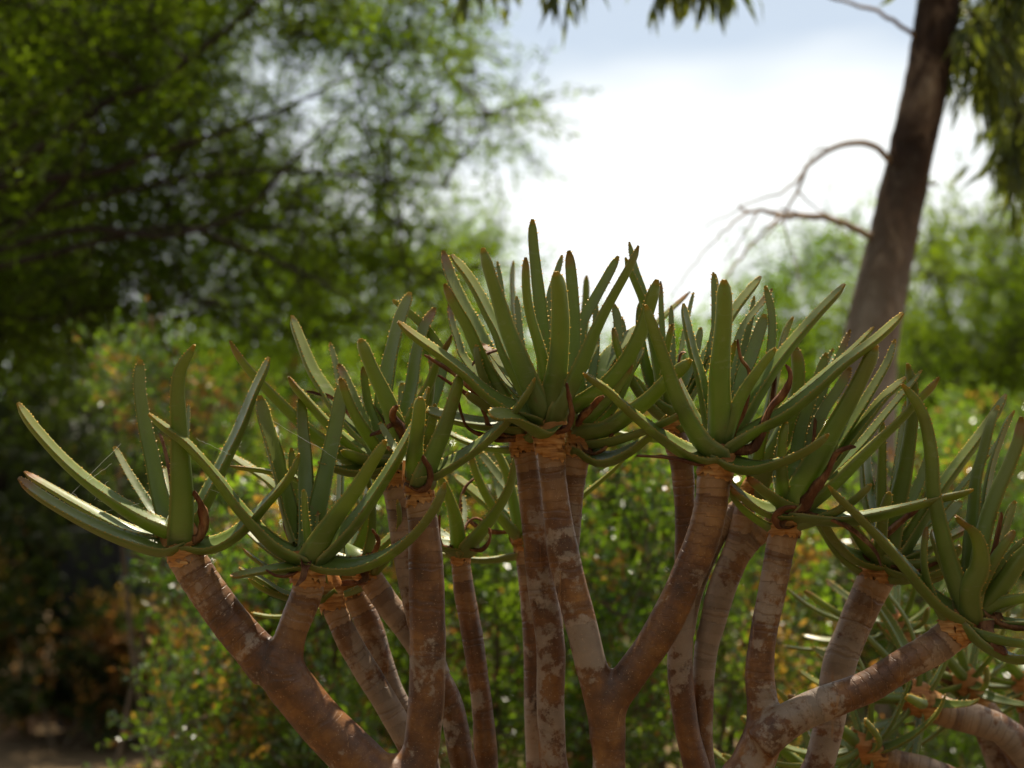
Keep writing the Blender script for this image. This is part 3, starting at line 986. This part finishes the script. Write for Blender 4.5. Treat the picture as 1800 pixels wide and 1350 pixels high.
# ------------------------------------------------------------------ second aloe behind, low on the right
aloe2 = empty('aloe_tree', (0.92, 2.75, 0))
tag(aloe2, 'low grey green aloe with leaning stems under the right fork of the tall aloe', 'aloe')
R2 = {}
B2 = np.array([0.92, 2.75, 0.0])
for i, (cx, cy_, bx, by, wd, dep) in enumerate([
    (1590, 1215, 1640, 1245, 52, 46), (1560, 1085, 1600, 1130, 42, 62), (1500, 1305, 1545, 1330, 42, 40), (1690, 1180, 1720, 1230, 40, 58), (1800, 1180, 1810, 1240, 42, 66), (1420, 1360, 1460, 1390, 40, 52)]):
    d = D0 + dep / 100
    R2[i] = rosette(aloe2, (cx, cy_), (bx, by), wd, dep, 60 + i)
    p = at(bx, by, d); ax = R2[i][2]
    e = p - ax * 0.16
    e2 = e * 0.55 + B2 * 0.45 + np.array([0.02, 0, 0.03])
    P4 = spline([list(p + ax * 0.01) + [wd * .5 * d / FPX], list(e) + [wd * .55 * d / FPX], list(e2) + [0.03], list(B2 + [0, 0, -0.03]) + [0.045]], 40)
    s = np.r_[0, np.cumsum(np.linalg.norm(np.diff(P4[:, :3], axis=0), axis=1))]
    V, F = tube(P4[:, :3], P4[:, 3] * (1 + 0.04 * np.sin(s * 300)), 16)
    link('branch', mesh('branch', V, F, [M_BARK], None, {'along': np.repeat(s, 16)}), aloe2)
    random_rosette(R2, i, 15, 0.17, 17, 70 + i, -5, 78)

# ------------------------------------------------------------------ leafy plants
def leaf_cloud(C, U, length, width, jitter, droop=0.0, seed=0, bend=0.15):
    """one diamond leaf per point: C positions, U directions"""
    r = np.random.default_rng(seed)
    n = len(C)
    D = U + r.normal(0, jitter, (n, 3)); D[:, 2] -= droop
    D /= np.linalg.norm(D, axis=1, keepdims=True)
    S = np.cross(D, r.normal(0, 1, (n, 3)))
    S /= np.maximum(np.linalg.norm(S, axis=1, keepdims=True), 1e-6)
    Nn = np.cross(S, D)
    l = (length * r.uniform(0.65, 1.25, n))[:, None]
    w_ = (width * r.uniform(0.7, 1.2, n))[:, None] * 0.5
    V = np.empty((n, 4, 3))
    V[:, 0] = C
    V[:, 1] = C + D * l * 0.45 + S * w_ + Nn * l * bend * 0.5
    V[:, 2] = C + D * l
    V[:, 3] = C + D * l * 0.45 - S * w_ + Nn * l * bend * 0.5
    return V.reshape(-1, 3), np.arange(n * 4).reshape(n, 4)

def grow(skel, targets, rs, step=0.12, jit=0.02, sag=0.0):
    """join every target to the nearest wood; returns twig paths (list of arrays)"""
    nodes = [np.asarray(p, float) for p in skel]
    arr = np.array(nodes)
    d0 = np.array([np.min(((arr - t) ** 2).sum(1)) for t in targets])
    order = np.argsort(d0)
    buf = np.empty((len(arr) + len(targets) * 40, 3)); buf[:len(arr)] = arr; n = len(arr)
    paths = []
    for k in order:
        t = targets[k]
        j = int(np.argmin(((buf[:n] - t) ** 2).sum(1)))
        a = buf[j].copy()
        L_ = np.linalg.norm(t - a)
        m = min(max(2, int(L_ / step) + 1), 30)
        f_ = np.linspace(0, 1, m + 1)[:, None]
        Pth = a * (1 - f_) + t * f_
        Pth[1:-1] += rs.normal(0, jit, (m - 1, 3)) * min(1, L_ * 3)
        Pth[:, 2] += sag * 4 * (f_[:, 0] - f_[:, 0] ** 2) * L_
        buf[n:n + m] = Pth[1:]; n += m
        paths.append(Pth)
    return paths

def twig_mesh(name, paths, r0, r1, m, sides=4, extra=None):
    b = Bag()
    if extra:
        for V, F in extra: b.add(V, F)
    for P in paths:
        V, F = tube(P, np.linspace(r0, r1, len(P)), sides, False)
        b.add(V, F)
    return b.mesh(name, [m])

def spray(paths, per_m, rs, tail=1.0, maxoff=0.0):
    """points and directions along twigs"""
    C, U = [], []
    for P in paths:
        seg = np.linalg.norm(np.diff(P, axis=0), axis=1)
        L_ = seg.sum()
        n = rs.poisson(per_m * L_ * tail)
        if n == 0: continue
        s = np.r_[0, np.cumsum(seg)]
        q = rs.uniform((1 - tail) * L_, L_, n)
        pos = np.stack([np.interp(q, s, P[:, k]) for k in range(3)], 1)
        dr = P[-1] - P[0]; dr = dr / max(np.linalg.norm(dr), 1e-6)
        C.append(pos + rs.normal(0, maxoff, (n, 3)) if maxoff else pos)
        U.append(np.repeat(dr[None], n, 0))
    return np.vstack(C), np.vstack(U)

def plume(targets, rs, n_tw, length, spread, bias, droop=0.0):
    """short twigs fanning from each target"""
    out = []
    for t in targets:
        for _ in range(n_tw):
            d = bias + rs.normal(0, spread, 3); d /= np.linalg.norm(d)
            l = length * rs.uniform(0.5, 1.3)
            p1 = t + d * l * 0.5
            p2 = t + d * l + np.array([0, 0, -droop * l])
            out.append(np.array([t, p1, p2]))
    return out

def plant(name, label, cat, root, limbs, targets, leaf, bark, seed, group=None, twig_r=(0.006, 0.002), leaf_l=0.03, leaf_w=0.010,
          n_tw=4, tw_len=0.25, spread=0.7, bias=(0, 0, 0.2), droop=0.0, per_m=60, leaf_droop=0.0, leaf_jit=0.6, mix=None, step=0.12, jit=0.02, part_names=('trunk', 'crown'), off=0.0, sag=0.0):
    rs = np.random.default_rng(seed)
    e = empty(name, root)
    tag(e, label, cat, group)
    b = Bag(); skel = []
    for lb in limbs:
        P4, sides = lb[:2]
        S = spline(P4, max(8, int(len(P4) * (24 if len(lb) > 2 else 6))))
        V, F = tube(S[:, :3], S[:, 3], sides)
        if len(lb) > 2:      # scaly, peeling bark
            cen = np.repeat(S[:, :3], sides, 0); o_ = V - cen
            k_ = np.array([0.07 * mnoise.noise((p[0] * 9, p[1] * 9, p[2] * 5)) + 0.075 * max(0, mnoise.noise((p[0] * 26, p[1] * 26, p[2] * 15))) + 0.03 * mnoise.noise((p[0] * 70, p[1] * 70, p[2] * 50)) for p in V.tolist()])
            V = cen + o_ * (1 + k_)[:, None]
        b.add(V, F)
        skel += list(S[len(S) // 4:, :3])
    paths = grow(skel, targets, rs, step, jit, sag)
    pl = plume(targets, rs, n_tw, tw_len, spread, np.array(bias), droop)
    for P in paths:
        V, F = tube(P, np.linspace(twig_r[0], twig_r[0] * 0.5, len(P)), 5, False); b.add(V, F)
    for P in pl:
        V, F = tube(P, np.linspace(twig_r[1], twig_r[1] * 0.5, len(P)), 3, False); b.add(V, F)
    link(part_names[0], b.mesh(part_names[0], [bark]), e)
    C, U = spray(pl, per_m, rs, 1.0, off)
    V, F = leaf_cloud(C, U, leaf_l, leaf_w, leaf_jit, leaf_droop, seed)
    mats = [leaf]; mi = None
    if mix:
        mats += [m for m, _ in mix]
        # sprigs keep one colour: choose by position noise
        h = np.array([mnoise.noise((c[0] * 4.5, c[1] * 4.5, c[2] * 4.5 + seed)) for c in C.tolist()]) + rs.normal(0, 0.14, len(C))
        mi = np.zeros(len(C), int)
        for k, (m, thr) in enumerate(mix):
            sel = h > thr if k == 0 else h < -thr
            mi[sel] = k + 1
    link(part_names[1], mesh(part_names[1], V, F, mats, mi, smooth=False), e)
    return e, len(C)

def region(rs, n, poly, d0, d1, dens=None):
    """random points whose picture falls in a polygon, at depths d0..d1"""
    poly = np.array(poly, float)
    lo, hi = poly.min(0), poly.max(0)
    out = []
    x0, y0 = poly[:, 0], poly[:, 1]; x1, y1 = np.roll(x0, -1), np.roll(y0, -1)
    while len(out) < n:
        x, y = rs.uniform(lo, hi)
        ins = np.sum(((y0 > y) != (y1 > y)) & (x < (x1 - x0) * (y - y0) / (y1 - y0 + 1e-9) + x0)) % 2
        if not ins: continue
        d = rs.uniform(d0, d1)
        p = at(x, y, d)
        if dens is not None and rs.uniform() > dens(x, y, p): continue
        if p[2] < 0.05: continue
        out.append(p)
    return np.array(out)

def limb(txt, d_list, k=1.0):
    """x,y,width px triples with depth interpolated along d_list"""
    pts = [tuple(map(float, t.split(','))) for t in txt.split()]
    ds = np.interp(np.linspace(0, 1, len(pts)), np.linspace(0, 1, len(d_list)), d_list)
    return [list(at(x, y, d)) + [wd * 0.5 * d / FPX * k] for (x, y, wd), d in zip(pts, ds)]

TOTAL = 0
# --- the large tree on the left
rs = np.random.default_rng(11)
root = np.array([-3.1, 7.8, 0])
tk = [[-3.1, 7.8, -0.1, 0.16], [-3.05, 7.75, 0.8, 0.12]]
def from_trunk(p4): return [[-3.1, 7.8, 0.35, 0.10], [-2.85, 7.7, 1.6, 0.07]] + p4
limbs = [(tk, 10)]
for txt, dl in [
    ('-180,440,26 0,310,18 100,240,16 200,172,14 280,146,12 345,95,10 425,30,8 520,-60,6', (6.9, 6.4)),
    ('-160,420,24 0,330,18 170,305,15 240,282,13 320,255,11 420,225,8 520,180,6 620,130,4', (7.0, 6.8)),
    ('-170,480,22 0,420,16 75,360,14 130,300,11 158,200,9 155,100,7 190,-20,5', (7.0, 6.9)),
    ('-160,500,22 0,440,14 150,402,12 290,415,11 425,376,9 490,310,7 560,235,5 640,170,3', (7.0, 6.8)),
    ('-120,520,20 120,440,12 300,398,10 400,425,9 500,465,7 625,530,5 700,600,3', (7.0, 7.0)),
    ('-180,300,24 0,105,14 90,40,11 150,-20,9 260,-120,6', (7.5, 7.0)),
    ('-140,560,16 60,560,10 200,540,8 330,560,5', (7.4, 7.6)),
    ('-150,350,22 60,200,12 260,60,9 420,-80,6 600,-160,4', (7.0, 6.7)),
    ('-100,450,18 200,340,10 450,300,7 640,310,5 780,330,3', (7.1, 7.2))]:
    limbs.append((from_trunk(limb(txt, dl)), 8))
def dens_l(x, y, p):
    v = 0.5 + 0.9 * mnoise.noise((x * 0.008, y * 0.008, 2.2))
    k = 1.0 if x < 330 else max(0.26, 0.95 - (x - 330) / 760)
    hole = 0.35 if (430 < x < 640 and 90 < y < 260) else 1.0
    return min(1, max(0.12, v + 0.25)) * k * hole
T1 = region(rs, 1020, [(-150, -220), (800, -220), (850, 20), (860, 90), (1020, 190), (960, 310), (860, 430), (810, 530), (560, 600), (300, 600), (-150, 640)], 7.2, 9.6, dens_l)
T1 = np.vstack([T1, region(rs, 620, [(-700, -900), (620, -900), (700, -150), (-700, -150)], 5.2, 9.4), region(rs, 60, [(-150, -100), (350, -100), (300, 200), (-150, 420)], 6.3, 7.2)])  # first batch: unseen canopy above the frame, added to shade the left
_, n = plant('mesquite_tree', 'large dark feathery mesquite tree with long limbs fanning up beyond the aloe', 'tree', root, limbs, T1, M_MESQ, M_BARKD, 21,
      twig_r=(0.008, 0.003), leaf_l=0.040, leaf_w=0.013, n_tw=5, tw_len=0.34, spread=0.75, bias=(0.25, 0, 0.0), droop=0.15, per_m=62, leaf_jit=0.8, off=0.02)
TOTAL += n

def simple_tree(label, root, poly, d0, d1, nt, seed, leaf=M_FAR, dens=None, bark=M_BARKD, leaf_l=0.05, leaf_w=0.018, per_m=45, tw_len=0.4, fork=1.4, name='palo_verde_tree', group=None, n_tw=5):
    rs = np.random.default_rng(seed)
    T = region(rs, nt, poly, d0, d1, dens)
    rt = np.array([root[0], root[1], 0.0])
    limbs = [([[rt[0], rt[1], -0.1, 0.11], [rt[0] + 0.05, rt[1], fork, 0.085]], 8)]
    sel = T[rs.choice(len(T), 7, replace=False)]
    for t in sel:
        a = np.array([rt[0] + 0.05, rt[1], fork - 0.1])
        mid = a * 0.5 + t * 0.5 + np.array([0, 0, 0.25])
        limbs.append(([list(a) + [0.06], list(mid) + [0.035], list(t) + [0.01]], 6))
    return plant(name, label, 'tree', rt, limbs, T, leaf, bark, seed, group, twig_r=(0.009, 0.003), leaf_l=leaf_l, leaf_w=leaf_w, n_tw=n_tw, tw_len=tw_len, spread=0.8, bias=(0, 0, 0.1), droop=0.1, per_m=per_m, leaf_jit=0.8, off=0.03)[1]

def patchy(sc, lo, z):
    return lambda x, y, p: max(lo, 0.5 + 1.3 * mnoise.noise((x * sc, y * sc, z)))

GRP = 'green trees far behind the aloe'
TOTAL += simple_tree('green tree standing beyond the leaning eucalyptus trunk', at(1700, 1100, 11.5), [(1600, 420), (1700, 390), (1860, 340), (1880, 900), (1560, 900), (1590, 560)], 10.4, 12.6, 380, 41, leaf=M_MESQ, group=GRP, dens=patchy(0.012, 0.25, 5))
TOTAL += simple_tree('thin pale tree seen through the bare hooked twigs', at(1430, 1100, 13.5), [(1300, 500), (1390, 400), (1480, 410), (1560, 480), (1570, 800), (1240, 800)], 12.5, 14.5, 170, 42, group=GRP, dens=patchy(0.014, 0.1, 6))
TOTAL += simple_tree('light green tree in the gap between mesquite limbs and left aloe rosettes', at(640, 1100, 12.5), [(330, 520), (560, 430), (760, 440), (900, 400), (930, 520), (900, 800), (330, 800)], 11.5, 14, 330, 43, group=GRP, dens=patchy(0.012, 0.12, 7))
TOTAL += simple_tree('tall dark tree behind the mesquite and left shrubs', at(-60, 1100, 11.5), [(-420, -560), (120, -560), (180, 200), (200, 560), (330, 700), (340, 980), (-420, 1060)], 10, 13, 620, 45, leaf=M_DARK, group=GRP, fork=0.9, dens=patchy(0.006, 0.45, 9), leaf_l=0.075, leaf_w=0.03)  # unseen top of the crown added to shade the left side
# a belt of trees that closes the horizon
for i, (x, dd_) in enumerate([(-250, 24), (150, 26), (520, 24), (860, 27), (1180, 25), (1520, 24), (1880, 26)]):
    TOTAL += simple_tree('hazy green tree of the far belt closing the horizon', at(x, 1000, dd_), [(x - 260, 660), (x - 120, 585), (x + 120, 590), (x + 260, 670), (x + 260, 930), (x - 260, 930)], dd_ - 1.5, dd_ + 1.5, 170, 120 + i, group='far belt of trees', leaf_l=0.13, leaf_w=0.06, per_m=16, tw_len=0.8, fork=1.0)

# --- the leaning eucalyptus on the right
rs = np.random.default_rng(51)
DE = 5.0
trunk_px = '1716,-620,60 1700,-420,66 1676,-220,70 1658,-60,74 1642,60,76 1626,160,77 1606,250,79 1588,335,80 1566,430,84 1546,520,92 1532,600,96 1524,700,100 1520,850,106 1518,1050,112 1516,1300,120 1516,1600,134 1516,1800,160'
tr = limb(trunk_px, (5.0, 5.0))
limbs = [(tr[::-1], 44, 1)]
ov = limb('1672,-190,34 1560,-280,26 1400,-300,22 1200,-260,17 1000,-230,12 840,-200,8', (5.0, 4.6))
limbs.append((ov, 8))
ov2 = limb('1690,-330,30 1760,-330,22 1830,-260,16 1880,-160,10', (5.0, 5.2))
limbs.append((ov2, 8))
limbs.append(([[1.08, 5.0, 2.9, 0.05], [1.1, 4.4, 3.4, 0.035], [1.15, 3.6, 3.7, 0.025], [1.05, 2.9, 3.8, 0.012]], 8))  # out-of-view limb carrying the added shading crown
limbs.append(([[1.1, 4.4, 3.4, 0.03], [1.4, 3.9, 3.7, 0.02], [1.7, 3.2, 3.9, 0.01]], 8))
TE = np.vstack([
    region(rs, 80, [(1700, -160), (1860, -160), (1860, 300), (1770, 300), (1750, 190), (1705, 60)], 4.9, 6.6),
    region(rs, 4, [(830, -190), (885, -190), (885, -110), (830, -110)], 4.4, 4.6),
    region(rs, 6, [(975, -200), (1050, -200), (1050, -115), (975, -115)], 4.4, 4.6),
    region(rs, 8, [(1110, -190), (1270, -190), (1260, -95), (1120, -95)], 4.4, 4.6),
    region(rs, 6, [(1300, -330), (1600, -330), (1600, -230), (1300, -230)], 4.4, 4.9),
    np.stack([rs.uniform(0.6, 2.3, 400), rs.uniform(2.6, 4.9, 400), rs.uniform(3.0, 4.6, 400)], 1)])  # unseen crown overhead, added to shade the right side of the aloes
euc, n = plant('eucalyptus_tree', 'leaning eucalyptus with mottled brown trunk, bare hooked twigs and drooping leaves', 'tree', at(1516, 1800, DE) * [1, 1, 0], limbs, TE, M_EUC, M_EUBARK, 52,
      twig_r=(0.004, 0.0016), leaf_l=0.085, leaf_w=0.017, n_tw=5, tw_len=0.16, spread=0.35, bias=(0, 0, -0.8), droop=0.1, per_m=52, leaf_droop=1.0, leaf_jit=0.35, off=0.012)
TOTAL += n
# bare twigs on its trunk
def bare(paths):
    b = Bag()
    for txt, dl in paths:
        S = spline(limb(txt, dl), 40)
        S[:, :3] += 0.006 * np.array([[mnoise.noise((q * 0.35, k, 1.3)), mnoise.noise((q * 0.35, k, 5.1)), mnoise.noise((q * 0.35, k, 9.7))] for q, k in zip(range(len(S)), [hash(txt) % 7] * len(S))])
        V, F = tube(S[:, :3], S[:, 3], 8); b.add(V, F)
    return b.mesh('dead_branch', [M_DEAD])
link('dead_branch', bare([
    ('1580,300,14 1562,283,13 1545,262,12 1512,250,11 1462,262,9 1424,288,8 1409,312,7 1392,355,5 1372,388,4 1340,420,3', (5.0, 4.8)),
    ('1412,305,5 1380,335,4 1330,352,3 1290,372,2.5 1240,400,2', (4.82, 4.6)),
    ('1400,335,4 1440,370,2.5 1480,405,2 1500,440,1.5', (4.82, 4.9)),
    ('1462,262,4 1440,262,2.5 1420,280,2', (4.85, 4.8))]), euc)
link('dead_branch', bare([
    ('1540,425,14 1525,413,13 1482,391,12 1440,381,12 1400,380,11 1370,378,10 1340,370,7 1312,371,6 1300,362,4', (5.0, 4.8)),
    ('1372,379,6 1345,405,5 1312,440,5 1288,470,4 1272,500,3 1255,560,2', (4.85, 4.7)),
    ('1318,371,5 1285,395,4 1250,430,3 1215,470,2.5 1180,520,2', (4.8, 4.6)),
    ('1335,371,4 1310,410,3 1290,440,2.5 1270,460,2', (4.8, 4.7)),
    ('1420,381,4 1395,374,4 1370,366,3', (4.86, 4.8)),
    ('1375,380,4 1388,430,2.5 1400,470,2.5 1410,520,2', (4.86, 4.9))]), euc)
link('dead_branch', bare([
    ('1618,70,10 1604,62,9 1570,35,8 1530,15,7 1490,5,6 1440,-10,5 1360,-60,3', (5.0, 4.9))]), euc)
link('dead_branch', bare([('1596,322,8 1625,322,6 1648,323,4', (5.0, 4.95))]), euc)

# --- creosote shrubs behind the aloe
def shrub(label, rx, d, poly, d0, d1, nt, seed, mix, leaf=M_CREO, leaf_l=0.022, leaf_w=0.011, per_m=125, tw_len=0.17, n_tw=5, name='creosote_bush', group='creosote bushes behind the aloe', stems=9):
    rs = np.random.default_rng(seed)
    T = region(rs, nt, poly, d0, d1, lambda x, y, p: max(0.04, 0.45 + 1.8 * mnoise.noise((x * 0.011, y * 0.011, p[1] * 0.8 + seed))))
    rt = at(rx, 900, d) * [1, 1, 0]
    limbs = []
    for t in T[rs.choice(len(T), stems, replace=False)]:
        a = rt + np.array([rs.normal(0, 0.08), rs.normal(0, 0.08), -0.05])
        mid = a * 0.5 + t * 0.5 + rs.normal(0, 0.06, 3)
        limbs.append(([list(a) + [0.013], list(mid) + [0.009], list(t) + [0.003]], 6))
    return plant(name, label, 'bush', rt, limbs, T, leaf, M_TWIG, seed, group, twig_r=(0.0035, 0.0016), leaf_l=leaf_l, leaf_w=leaf_w, n_tw=n_tw, tw_len=tw_len, spread=0.6, bias=(0, 0, 0.5), per_m=per_m, leaf_jit=0.7, mix=mix, step=0.07, jit=0.012, part_names=('stem', 'foliage'), off=0.004)[1]

MIX = [(M_GOLD, 0.50), (M_RUST, 0.54)]
TOTAL += shrub('glossy green shrub filling the gap between centre fork and right fork of the aloe', 1200, 4.3, [(1010, 790), (1130, 740), (1300, 770), (1420, 850), (1440, 1500), (1000, 1500)], 3.9, 4.8, 300, 81, MIX)
TOTAL += shrub('glossy green shrub with yellow leaves behind the slender left aloe stems', 860, 4.5, [(720, 740), (860, 700), (1030, 760), (1060, 1500), (680, 1500)], 4.1, 5.0, 300, 82, MIX)
TOTAL += shrub('yellow flecked shrub below the left aloe fork', 500, 4.2, [(330, 1010), (420, 900), (560, 860), (720, 900), (740, 1500), (280, 1500)], 3.8, 4.6, 330, 83, [(M_GOLD, 0.38), (M_RUST, 0.48)])
TOTAL += shrub('tall shrub with orange tinged sprigs behind the leftmost rosette', 300, 5.4, [(185, 620), (250, 580), (330, 640), (440, 760), (420, 860), (300, 830), (210, 760)], 5.0, 5.6, 36, 84, [(M_RUST, 0.36), (M_GOLD, 0.45)])
TOTAL += shrub('small green shrub under the aloe leaves on the right', 1560, 4.8, [(1420, 900), (1560, 860), (1800, 900), (1850, 1500), (1420, 1500)], 4.4, 5.4, 260, 85, MIX)
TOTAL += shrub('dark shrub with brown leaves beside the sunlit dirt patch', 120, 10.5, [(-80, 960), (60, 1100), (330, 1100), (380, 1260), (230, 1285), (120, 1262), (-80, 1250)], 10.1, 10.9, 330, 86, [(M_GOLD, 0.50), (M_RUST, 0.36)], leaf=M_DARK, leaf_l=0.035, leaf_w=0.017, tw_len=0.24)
TOTAL += shrub('bright green shrub between mesquite and the middle aloe stems', 600, 5.8, [(380, 760), (560, 690), (760, 720), (820, 1000), (700, 1250), (420, 1250)], 5.4, 6.3, 300, 87, MIX)
TOTAL += shrub('bright green shrub at the foot of the eucalyptus trunk', 1420, 6.0, [(1280, 800), (1420, 740), (1700, 730), (1820, 800), (1820, 1250), (1260, 1250)], 5.6, 6.6, 300, 88, MIX)
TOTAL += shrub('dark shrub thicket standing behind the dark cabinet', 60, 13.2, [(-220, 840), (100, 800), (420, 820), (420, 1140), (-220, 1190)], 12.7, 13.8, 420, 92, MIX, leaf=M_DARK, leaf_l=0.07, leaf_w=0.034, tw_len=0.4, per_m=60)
TOTAL += shrub('dense dark shrub far back between left shrubs and mesquite trunk', 330, 8.2, [(300, 790), (400, 740), (620, 760), (640, 1300), (330, 1330), (300, 1150)], 7.7, 8.7, 220, 89, MIX, leaf_l=0.035, leaf_w=0.017, tw_len=0.26)
TOTAL += shrub('dense green shrub far back behind the middle aloe stems', 960, 8.2, [(640, 800), (900, 760), (1300, 780), (1320, 1330), (640, 1330)], 7.7, 8.7, 300, 90, MIX, leaf_l=0.035, leaf_w=0.017, tw_len=0.26)
TOTAL += shrub('dense green shrub far back behind the eucalyptus foot', 1560, 8.4, [(1320, 800), (1560, 760), (1900, 780), (1900, 1330), (1320, 1330)], 7.8, 8.9, 300, 91, MIX, leaf_l=0.035, leaf_w=0.017, tw_len=0.26)
print('leaves', TOTAL)
# --- unseen trees added on the camera side to cut fill light on the aloe
def fill_blocker_tree(label, c, rad, nt, seed):
    rs = np.random.default_rng(seed)
    q = rs.normal(0, 1, (nt, 3)); q /= np.linalg.norm(q, axis=1, keepdims=True)
    T = np.array(c) + q * rs.uniform(0.3, 1, (nt, 1)) ** 0.5 * np.array(rad)
    rt = np.array([c[0], c[1], 0.0]); limbs = [([[rt[0], rt[1], -0.1, 0.13], [rt[0], rt[1], 1.2, 0.10]], 8)]
    for t in T[rs.choice(nt, 7, replace=False)]:
        limbs.append(([[rt[0], rt[1], 1.1, 0.07], list((rt + [0, 0, 1.1]) * 0.5 + t * 0.5) + [0.04], list(t) + [0.01]], 6))
    plant('mesquite_tree', label, 'tree', rt, limbs, T, M_MESQ, M_BARKD, seed, 'unseen trees added to block light', twig_r=(0.01, 0.004), leaf_l=0.12, leaf_w=0.06, n_tw=6, tw_len=0.5, spread=0.8, per_m=24, leaf_jit=0.8, off=0.05)  # built like a mesquite, but added out of view as a light blocker
fill_blocker_tree('unseen leafy tree added on the camera side to block fill light', (-2.6, -3.2, 2.6), (2.0, 1.8, 2.2), 200, 201)
fill_blocker_tree('unseen leafy tree added on the camera side to block fill light', (1.6, -3.8, 2.6), (2.1, 1.8, 2.2), 200, 202)
fill_blocker_tree('unseen leafy tree added on the camera side to block fill light', (4.6, -1.2, 2.4), (1.8, 1.8, 2.0), 180, 203)
fill_blocker_tree('unseen leafy tree added on the camera side to block fill light', (-5.0, 0.2, 2.4), (1.7, 1.8, 2.0), 180, 204)

# ------------------------------------------------------------------ cabinet half hidden behind the left shrub
def box(b, x0, x1, y0, y1, z0, z1, m=0, bev=0.01):
    q = bev
    V = []
    for z, i in ((z0, q), (z0 + q, 0), (z1 - q, 0), (z1, q)):
        for x, y in ((x0 + i, y0), (x1 - i, y0), (x1, y0 + i), (x1, y1 - i), (x1 - i, y1), (x0 + i, y1), (x0, y1 - i), (x0, y0 + i)):
            V.append((x, y, z))
    F = [tuple(range(8))[::-1], tuple(24 + j for j in range(8))]
    for k in range(3):
        for j in range(8):
            F.append((k * 8 + j, k * 8 + (j + 1) % 8, k * 8 + 8 + (j + 1) % 8, k * 8 + 8 + j))
    b.add(V, F, m)
DC = 11.0
pc = at(105, 1100, DC); pe = at(285, 930, DC)
cab = empty('equipment_cabinet', (pc[0], pc[1], 0))
tag(cab, 'dark boxy cabinet with a grey panel half hidden among the left shrubs', 'cabinet')
b = Bag(); box(b, pc[0], pc[0] + 0.36, DC, DC + 0.4, 0.0, 1.10); link('body', b.mesh('body', [M_BLACK], False), cab)
b = Bag(); box(b, pc[0] + 0.365, pc[0] + 0.42, DC, DC + 0.38, 0.0, 1.06); link('trim', b.mesh('trim', [M_BLUEM], False), cab)
b = Bag(); box(b, pc[0] + 0.425, pc[0] + 0.66, DC + 0.01, DC + 0.4, 0.0, 1.08); link('panel', b.mesh('panel', [M_GREYM], False), cab)
b = Bag(); box(b, pc[0] - 0.02, pc[0] + 0.68, DC - 0.02, DC + 0.42, 1.102, 1.14); link('lid', b.mesh('lid', [M_BLACK], False), cab)
b = Bag(); box(b, pc[0] + 0.45, pc[0] + 0.475, DC - 0.02, DC + 0.008, 0.75, 0.9, 0, 0.004); link('handle', b.mesh('handle', [M_BLACK], False), cab)

# ------------------------------------------------------------------ stones by the dirt patch
def stone(x, y, sx, sy, sz, seed, label):
    import bmesh
    bm = bmesh.new(); bmesh.ops.create_icosphere(bm, subdivisions=3, radius=1)
    for v in bm.verts:
        k = 1 + 0.35 * mnoise.noise(v.co * 1.3 + Vector((seed, 0, 0))) + 0.1 * mnoise.noise(v.co * 4 + Vector((0, seed, 0)))
        v.co = Vector((x + v.co.x * sx * k, y + v.co.y * sy * k, v.co.z * sz * k + sz * 0.35 - 0.03))
    me = bpy.data.meshes.new('stone'); bm.to_mesh(me); bm.free()
    me.materials.append(M_STONE)
    me.polygons.foreach_set('use_smooth', np.ones(len(me.polygons), bool))
    tag(link('stone', me), label, 'stone')
p = at(15, 1262, 10.9); stone(p[0], p[1], 0.16, 0.14, 0.14, 3, 'rounded brown stone at the edge of the sunlit dirt patch')
p = at(85, 1228, 11.6); stone(p[0], p[1], 0.20, 0.15, 0.12, 5, 'flat brown stone behind the sunlit dirt patch')

# ------------------------------------------------------------------ cobweb on the leftmost rosette
b = Bag()
rs = np.random.default_rng(91)
for x0_, y0_, x1_, y1_ in [(122, 872, 212, 780), (150, 850, 196, 815), (165, 880, 190, 845), (165, 905, 245, 885), (172, 880, 240, 900), (130, 868, 165, 905), (345, 770, 405, 800), (345, 790, 420, 905), (370, 860, 425, 880), (480, 740, 598, 810)]:
    a_ = at(x0_, y0_, D0 - 0.02); c_ = at(x1_, y1_, D0 - 0.02)
    f_ = np.linspace(0, 1, 12)[:, None]
    P = a_ * (1 - f_) + c_ * f_ + rs.normal(0, 0.0004, (12, 3))
    V, F = tube(P, 0.00011, 3, False); b.add(V, F)
tag(link('cobweb', b.mesh('cobweb', [M_SILK])), 'fine cobweb strands strung between leaves of the leftmost rosettes', 'cobweb')
